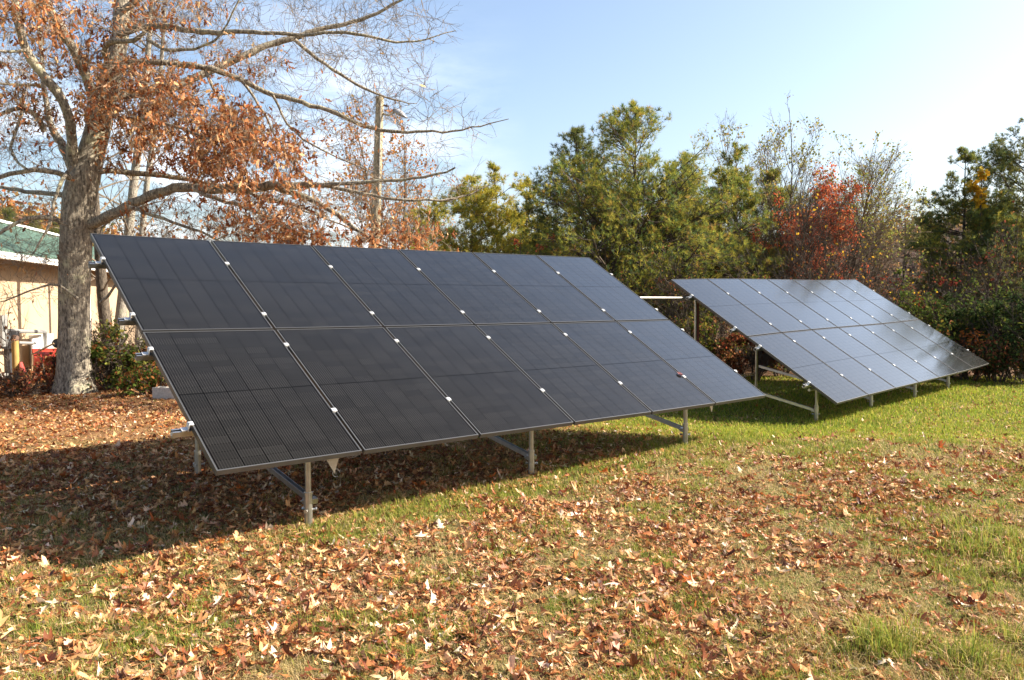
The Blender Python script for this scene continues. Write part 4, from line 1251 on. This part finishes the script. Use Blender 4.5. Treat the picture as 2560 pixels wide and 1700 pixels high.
pine(2372, 285, 34, 125, "dark pine cut by the right edge of the picture", PINE_DARK + [(.18, .17, .04, 2)], 121, nbr=95, low=.2, dens=1.0, shape=.4)
pine(2310, 460, 36, 85, "olive pine half hidden behind the right edge trees", PINE_OLIVE, 122, nbr=80, low=.12, dens=1.0)
pine(2162, 535, 36, 50, "small olive pine at the left foot of the open right pine", PINE_OLIVE, 123, nbr=60, low=.08)

pine(2300, 530, 32, 90, "dark young pine above the evergreen bushes at right", PINE_DARK, 124, nbr=75, low=.05)
bare(1735, 262, 27, 95, "grey leafless tree with upswept twigs behind the pointed pine", 125, trunks=2, kids=(15, 9, 6), fan=.14, asc=34, leaves=200, lpal=YGREEN, lsize=.08, mat_b=M_TWIG)
bare(1958, 405, 25, 48, "grey leafless tree with upswept twigs right of the wispy tree", 126, trunks=3, kids=(14, 9, 6), fan=.3, asc=34, leaves=150, lpal=RUST, lsize=.07, mat_b=M_TWIG)

# undergrowth
shrub(1395, 540, 20.5, 90, "dark twiggy brush under the left side of the big pine", 131, MIXED, leaves=1500, lsize=.07, stems=9)
shrub(1510, 560, 20, 100, "dark twiggy brush at the foot of the big pine behind the array corner", 132, MIXED, leaves=1500, lsize=.07, stems=9)
shrub(1630, 600, 19.5, 85, "dark tangled brush left of the far array's top corner", 133, MIXED + BROWNRED, leaves=1500, lsize=.07, stems=9)
shrub(1640, 715, 18.3, 60, "yellow green bush seen between the two arrays", 134, MIXED + [(.25, .22, .03, 2)], leaves=2300, lsize=.09, stems=8)
shrub(1560, 700, 18.6, 70, "olive bush behind the near array's right edge", 135, MIXED, leaves=2000, lsize=.085, stems=8)
shrub(1735, 765, 17.6, 55, "low reddish brown bush under the far array's left edge", 136, BROWNRED + [(.34, .07, .03, 1)], leaves=2600, lsize=.07, stems=9)
shrub(1690, 790, 18.0, 45, "short rust coloured bush left of the far array's second back post", 137, BROWNRED + RUST, leaves=1500, lsize=.07, stems=7)
shrub(1800, 780, 18.8, 60, "brown undergrowth showing beneath the far array", 138, BROWNRED + MIXED, leaves=1600, lsize=.07, stems=8)
shrub(1745, 560, 22, 80, "dark leafless thicket behind the far array's top edge", 139, BROWNRED, leaves=500, lsize=.07, stems=8)
shrub(1880, 570, 20.5, 95, "tangled brown brush along the far array's top edge under the maple", 140, BROWNRED + [(.4, .07, .03, 1)], leaves=700, lsize=.07, stems=9)
shrub(1985, 600, 20.8, 70, "grey brown brush beside the far array's top right corner", 141, BROWNRED, leaves=500, lsize=.07, stems=8)
shrub(2120, 600, 20, 70, "dark red leaved bush above the far array's right slope", 142, [(.13, .025, .02, 3), (.20, .05, .03, 2), (.07, .07, .02, 2)], leaves=2600, lsize=.09, stems=8)
shrub(2190, 620, 19, 80, "bright green bush at right below the open pine", 143, [(.085, .11, .02, 3), (.13, .14, .03, 2), (.05, .07, .02, 3)], leaves=2800, lsize=.075, stems=9)
shrub(2120, 720, 18.4, 60, "dark green bush touching the far array's right slope", 144, DKGREEN + MIXED, leaves=2800, lsize=.085, stems=8)
shrub(2200, 745, 18.0, 50, "small orange brown bush beside the far array's right corner", 145, [(.36, .12, .03, 3), (.25, .08, .03, 2), (.12, .10, .03, 1)], leaves=1600, lsize=.075, stems=7)
shrub(2275, 640, 18.2, 85, "large dark evergreen bush right of the far array", 146, DKGREEN, leaves=5200, lsize=.085, stems=10)
shrub(2350, 600, 17.8, 85, "dark evergreen bush at the right edge of the lawn", 147, DKGREEN + [(.12, .12, .02, 1)], leaves=5200, lsize=.085, stems=10)
shrub(2300, 790, 17.4, 60, "low dark brush on the lawn edge right of the far array", 148, DKGREEN + BROWNRED, leaves=2200, lsize=.07, stems=8)
shrub(2240, 800, 17.6, 50, "low brown brush just beyond the far array's right tip", 149, BROWNRED + DKGREEN, leaves=1700, lsize=.07, stems=8)
shrub(2375, 780, 17.2, 50, "low green brush cut by the right edge of the picture", 150, DKGREEN + MIXED, leaves=1800, lsize=.07, stems=7)
# second row that closes the view
BG = [(1270, 520, 31), (1370, 520, 33), (1470, 470, 33), (1560, 480, 32), (1640, 500, 30), (1720, 480, 31), (1830, 500, 31), (1930, 500, 32), (2010, 600, 32), (2180, 560, 31), (2260, 480, 30), (2340, 470, 31)]
BL = ["behind the small scarlet maple", "behind the dark left pine", "behind the biggest pine", "behind the big pine's right shoulder", "between the big pine and the pointed pine", "behind the pointed pine",
      "behind the red maple", "right of the red maple", "behind the brown thicket", "behind the open right pine", "behind the golden poplar", "behind the dark evergreen bushes"]
for i, ((px, py, y), l) in enumerate(zip(BG, BL)):
    bare(px, py, y, 95, "brown leafless background tree " + l, 160 + i, trunks=4, leaves=350, lpal=BROWNRED + MIXED, lsize=.12, kids=(10, 7, 4), fan=.22, first=.12, mat_b=M_TWIG_DARK, group="background trees of the wood", twig=.006)

# green shrub behind the oak and brush before the building
shrub(300, 745, 14.6, 95, "glossy green broadleaf shrub between the oak and the array", 171, [(.05, .07, .02, 3), (.13, .14, .03, 3), (.22, .08, .03, 1.2), (.24, .23, .05, 1.3)], leaves=2600, lsize=.075, stems=12, fan=.8, clump=.35)
shrub(262, 800, 14.2, 50, "small green shrub hugging the right side of the oak's foot", 172, [(.07, .10, .02, 4), (.13, .14, .03, 2), (.25, .09, .03, 1)], leaves=1800, lsize=.08, stems=7)
shrub(345, 855, 13.4, 45, "low green and rust growth behind the cinder block", 173, [(.07, .10, .02, 3), (.22, .09, .03, 2)], leaves=900, lsize=.07, stems=6)
shrub(118, 790, 14.2, 36, "dry brown leaved sapling in front of the red wheelbarrow", 174, RUST, leaves=450, lsize=.075, stems=4, fan=.3)
bare(45, 640, 13.0, 60, "thin bare sapling crossing the beige wall at the left", 175, trunks=2, leaves=40, lpal=RUST, lsize=.07, kids=(5, 4, 3), fan=.15, r0=.02, mat_t=M_TWIG_DARK, mat_b=M_TWIG_DARK, cat="sapling", name="sapling")
shrub(20, 850, 13.2, 60, "low dry weeds at the foot of the building by the left edge", 176, BROWNRED + RUST, leaves=500, lsize=.06, stems=8)
shrub(125, 868, 13.9, 50, "low red brown weeds beside the oak's foot", 177, BROWNRED + RUST, leaves=700, lsize=.06, stems=8)

# ------------------------------------------------------------------ leaf litter and grass
def seg_d(x, y, pts):
    d = np.full(np.shape(x), 1e9)
    for (ax_, ay_), (bx, by) in zip(pts[:-1], pts[1:]):
        vx, vy = bx - ax_, by - ay_; t = np.clip(((x - ax_) * vx + (y - ay_) * vy) / (vx * vx + vy * vy), 0, 1)
        d = np.minimum(d, np.hypot(x - ax_ - vx * t, y - ay_ - vy * t))
    return d


STRIP = [(-2.9, 4.6), (-1.4, 5.4), (.25, 7.1), (1.95, 8.55), (4.3, 11.2), (5.8, 12.6), (8.6, 15.4)]
FOOT = [(-1.46, 5.65), (.18, 7.34), (1.92, 8.77), (4.03, 10.42), (5.31, 11.66), (8.1, 14.69)]


def under(x, y):
    """1 behind the front line of posts"""
    line = np.interp(x, [-2.6, -1.46, .18, 1.92, 4.03, 5.31, 8.1, 12], [4.5, 5.65, 7.34, 8.77, 11.3, 12.5, 15.2, 19])
    return sstep(-.2, .3, y - line)


def leaf_density(x, y):
    oak = sstep(.6, -2.2, x + .12 * (y - 8)) * sstep(6.2, 8.2, y)
    fg = .78 + .25 * sstep(.5, -1.5, x) - .34 * sstep(.3, 2.6, x)
    band = .75 * np.exp(-(((x - .6) / 1.5) ** 2 + ((y - 6.1 - .5 * x) / .75) ** 2))
    d = np.maximum(np.maximum(fg, band), 0) * (1 - sstep(7, 12, y) * .45 * sstep(0, 2, x))
    d = d * (1 - .45 * np.exp(-(seg_d(x, y, STRIP) / .30) ** 2) * sstep(-2.4, -1.0, x))
    u = under(x, y)
    d = d * (1 - u) + u * (.95 - .78 * sstep(.3, 3.5, x))
    d = np.maximum(d, oak * 1.25)
    cl = vnoise(x, y, .55, 41) * .55 + vnoise(x, y, .2, 42) * .45
    return d * (.25 + 1.5 * sstep(.25, .75, cl))


def scatter(rng, n, y0, y1, spread=.76, power=1.0):
    """points with a density that falls away with distance"""
    u = rng.random(n)
    y = y0 * (y1 / y0) ** u if power == 1 else (y0 ** .5 + (y1 ** .5 - y0 ** .5) * u) ** 2
    x = rng.uniform(-1, 1.3, n) * (spread * y + .35)
    return x, y


LITTER = [(.50, .265, .11, 3.6), (.38, .17, .062, 4), (.58, .36, .19, 2.6), (.66, .50, .34, 1.2), (.23, .078, .03, 4.2), (.14, .046, .02, 3.6), (.38, .105, .025, 1.1), (.11, .05, .028, 1.2)]


def leaf_litter():
    rng = np.random.default_rng(9)
    xs, ys = [], []
    for n, y0, y1 in ((104000, 2.3, 9.0), (140000, 7.0, 19.0)):
        y = np.sqrt(rng.uniform(y0 ** 2, y1 ** 2, n)); x = rng.uniform(-.74, .95, n) * y + rng.uniform(-.3, .6, n)
        k = rng.random(n) < np.clip(leaf_density(x, y), 0, 1.3) / 1.05
        if y0 < 5: k &= rng.random(n) < sstep(9.0, 7.0, y)
        else: k &= rng.random(n) < sstep(7.0, 9.0, y)
        xs.append(x[k]); ys.append(y[k])
    for n, y0, y1 in ((15000, 16.5, 26),):
        y = rng.uniform(y0, y1, n); x = rng.uniform(-.5, .74, n) * y; xs.append(x); ys.append(y)
    x = np.concatenate(xs); y = np.concatenate(ys)
    keep = ~((np.hypot(x - OAK0[0], y - OAK0[1]) < .45))
    x, y = x[keep], y[keep]; k = len(x)
    z = gz(x, y) + rng.uniform(.004, .030, k) * (1 - .5 * sstep(8, 16, y))
    C = np.stack([x, y, z], 1)
    ta = rng.uniform(0, 2 * math.pi, k); tilt = rng.normal(0, .24, k); roll = rng.normal(0, .32, k)
    a = np.stack([np.cos(ta) * np.cos(tilt), np.sin(ta) * np.cos(tilt), np.sin(tilt)], 1)
    b0 = np.stack([-np.sin(ta), np.cos(ta), np.zeros(k)], 1); n0 = np.cross(a, b0)
    b = b0 * np.cos(roll)[:, None] + n0 * np.sin(roll)[:, None]; nr = np.cross(a, b)
    sz = (.049 * np.clip(rng.lognormal(0, .44, k), .32, 2.1))[:, None]
    thin = rng.uniform(.42, .95, (k, 1))
    cv = rng.normal(0, .6, (k, 1)); fo = rng.normal(.12, .38, (k, 1)); tw = rng.normal(0, .5, (k, 1))
    cols = pick(rng, LITTER, k, .2)
    red = rng.random(k) < .25 * sstep(.5, 3, x) ; cols[red] = cols[red] * A3(.62, .40, .34)
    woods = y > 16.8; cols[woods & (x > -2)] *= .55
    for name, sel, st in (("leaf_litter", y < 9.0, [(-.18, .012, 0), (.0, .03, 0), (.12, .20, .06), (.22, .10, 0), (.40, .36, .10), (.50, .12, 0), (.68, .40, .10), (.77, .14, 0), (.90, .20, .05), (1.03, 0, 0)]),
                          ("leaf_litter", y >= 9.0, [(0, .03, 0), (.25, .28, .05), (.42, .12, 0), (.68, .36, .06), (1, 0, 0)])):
        c, aa, bb, nn, s_, t_, cc, ff, ww = C[sel], a[sel], b[sel], nr[sel], sz[sel], thin[sel], cv[sel], fo[sel], tw[sel]
        m_ = len(c); Vs = []
        for u, w, sw in st:
            uu = u - .45
            for sg in (-1, 0, 1):
                wv = w * t_ * sg * (rng.uniform(.35, 1.45, (m_, 1)) if sg else 1); us = uu + (sw * rng.uniform(.2, 2.0, (m_, 1)) if sg else 0)
                zz = cc * us * us * 1.3 + ff * np.abs(wv) * 1.2 + ww * us * wv * 3
                Vs.append(c + s_ * (aa * us + bb * wv + nn * zz))
        V = np.stack(Vs, 1); V[:, :, 2] = np.maximum(V[:, :, 2], gz(V[:, :, 0], V[:, :, 1]) + .002)
        nv = len(st) * 3; fb = []
        for q in range(len(st) - 1):
            for e_ in (0, 1): fb.append([q * 3 + e_, q * 3 + e_ + 1, q * 3 + e_ + 4, q * 3 + e_ + 3])
        Fl = (np.arange(m_)[:, None, None] * nv + np.array(fb)[None]).reshape(-1, 4)
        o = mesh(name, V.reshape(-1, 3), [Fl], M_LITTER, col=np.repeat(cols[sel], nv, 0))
        tag(o, "fallen oak leaves, tan and rust, strewn over the near lawn" if y[sel].min() < 9 else "fallen brown leaves strewn over the far lawn and under the oak", "fallen leaves", kind="stuff")
    print("litter", k)


leaf_litter()


def grass():
    rng = np.random.default_rng(12)
    n = 740000
    x, y = scatter(rng, n, 2.3, 18.5)
    pt = vnoise(x, y, .9, 51) * .5 + vnoise(x, y, .28, 52) * .5
    strip = np.exp(-(seg_d(x, y, STRIP) / .38) ** 2) * sstep(-2.6, -.8, x)
    farg = sstep(7.5, 10.5, y) * sstep(-1, 2.5, x)
    tuft = sstep(.60, .72, vnoise(x, y, .32, 53) * .7 + vnoise(x, y, .11, 54) * .3)
    corner = np.exp(-(((x - 1.95) / .55) ** 2 + ((y - 3.55) / .35) ** 2)) + .8 * np.exp(-(((x - 3.1) / .5) ** 2 + ((y - 5.0) / .8) ** 2))
    corner *= sstep(.35, .6, vnoise(x, y, .14, 55))
    oak = sstep(-.5, -3.0, x) * sstep(7, 9, y)
    keep = rng.random(n) < np.clip(.75 + .5 * strip + .4 * farg - .75 * oak, .08, 1.2)
    x, y, pt, strip, farg, tuft, corner = [v[keep] for v in (x, y, pt, strip, farg, tuft, corner)]
    k = len(x)
    # clump blades: pull towards tuft centres
    g = np.clip(sstep(.45, .68, pt) * .55 + .75 * strip + .8 * farg + .8 * tuft + corner, 0, 1)
    g = g * (1 - .75 * under(x, y) * sstep(1.5, -.5, x))
    isg = rng.random(k) < g * .85 + .08
    h = rng.uniform(.020, .050, k) * (1 + .55 * tuft + .9 * strip * rng.random(k) + .5 * farg)
    h = h + np.minimum(corner, 1) * rng.uniform(.02, .20, k) * (rng.random(k) < .6)
    wd = np.maximum(.0022, .0008 * y) * rng.uniform(.7, 1.3, k)
    wd[corner > .4] *= 1.5
    az = rng.uniform(0, 6.283, k); lean = np.where(isg, rng.uniform(.1, 1.0, k), rng.uniform(.5, 1.7, k))
    d = np.stack([np.cos(az), np.sin(az)], 1)
    z0 = gz(x, y)
    B = np.stack([x, y, z0 - .004], 1)
    s = np.stack([-d[:, 1], d[:, 0], np.zeros(k)], 1) * wd[:, None] * .5
    mid = B + np.concatenate([d * (lean * h * .35)[:, None], (h * .6)[:, None]], 1)
    tip = B + np.concatenate([d * (lean * h)[:, None], (h * np.clip(1.0 - .25 * lean, .35, 1))[:, None]], 1)
    V = np.stack([B - s, B + s, mid + s * .8, mid - s * .8, tip], 1).reshape(-1, 3)
    i = np.arange(k)[:, None] * 5
    dry = pick(rng, [(.42, .31, .14, 4), (.50, .38, .20, 3), (.33, .23, .10, 3), (.25, .20, .075, 2)], k, .2)
    grn = pick(rng, [(.215, .235, .038, 4), (.29, .28, .055, 3), (.135, .185, .035, 3.5), (.38, .31, .09, 2), (.18, .23, .06, 1)], k, .2)
    col = np.where(isg[:, None], grn, dry)
    far_y = (farg > .6) & (rng.random(k) < .5); col[far_y] = col[far_y] * A3(1.15, 1.25, .75)
    o = mesh("grass", V, [np.concatenate([i + [0, 1, 2], i + [0, 2, 3], i + [3, 2, 4]])], M_GRASS, col=np.repeat(col, 5, 0))
    tag(o, "short half dry lawn grass with greener tufts", "grass", kind="stuff")
    print("blades", k)


grass()
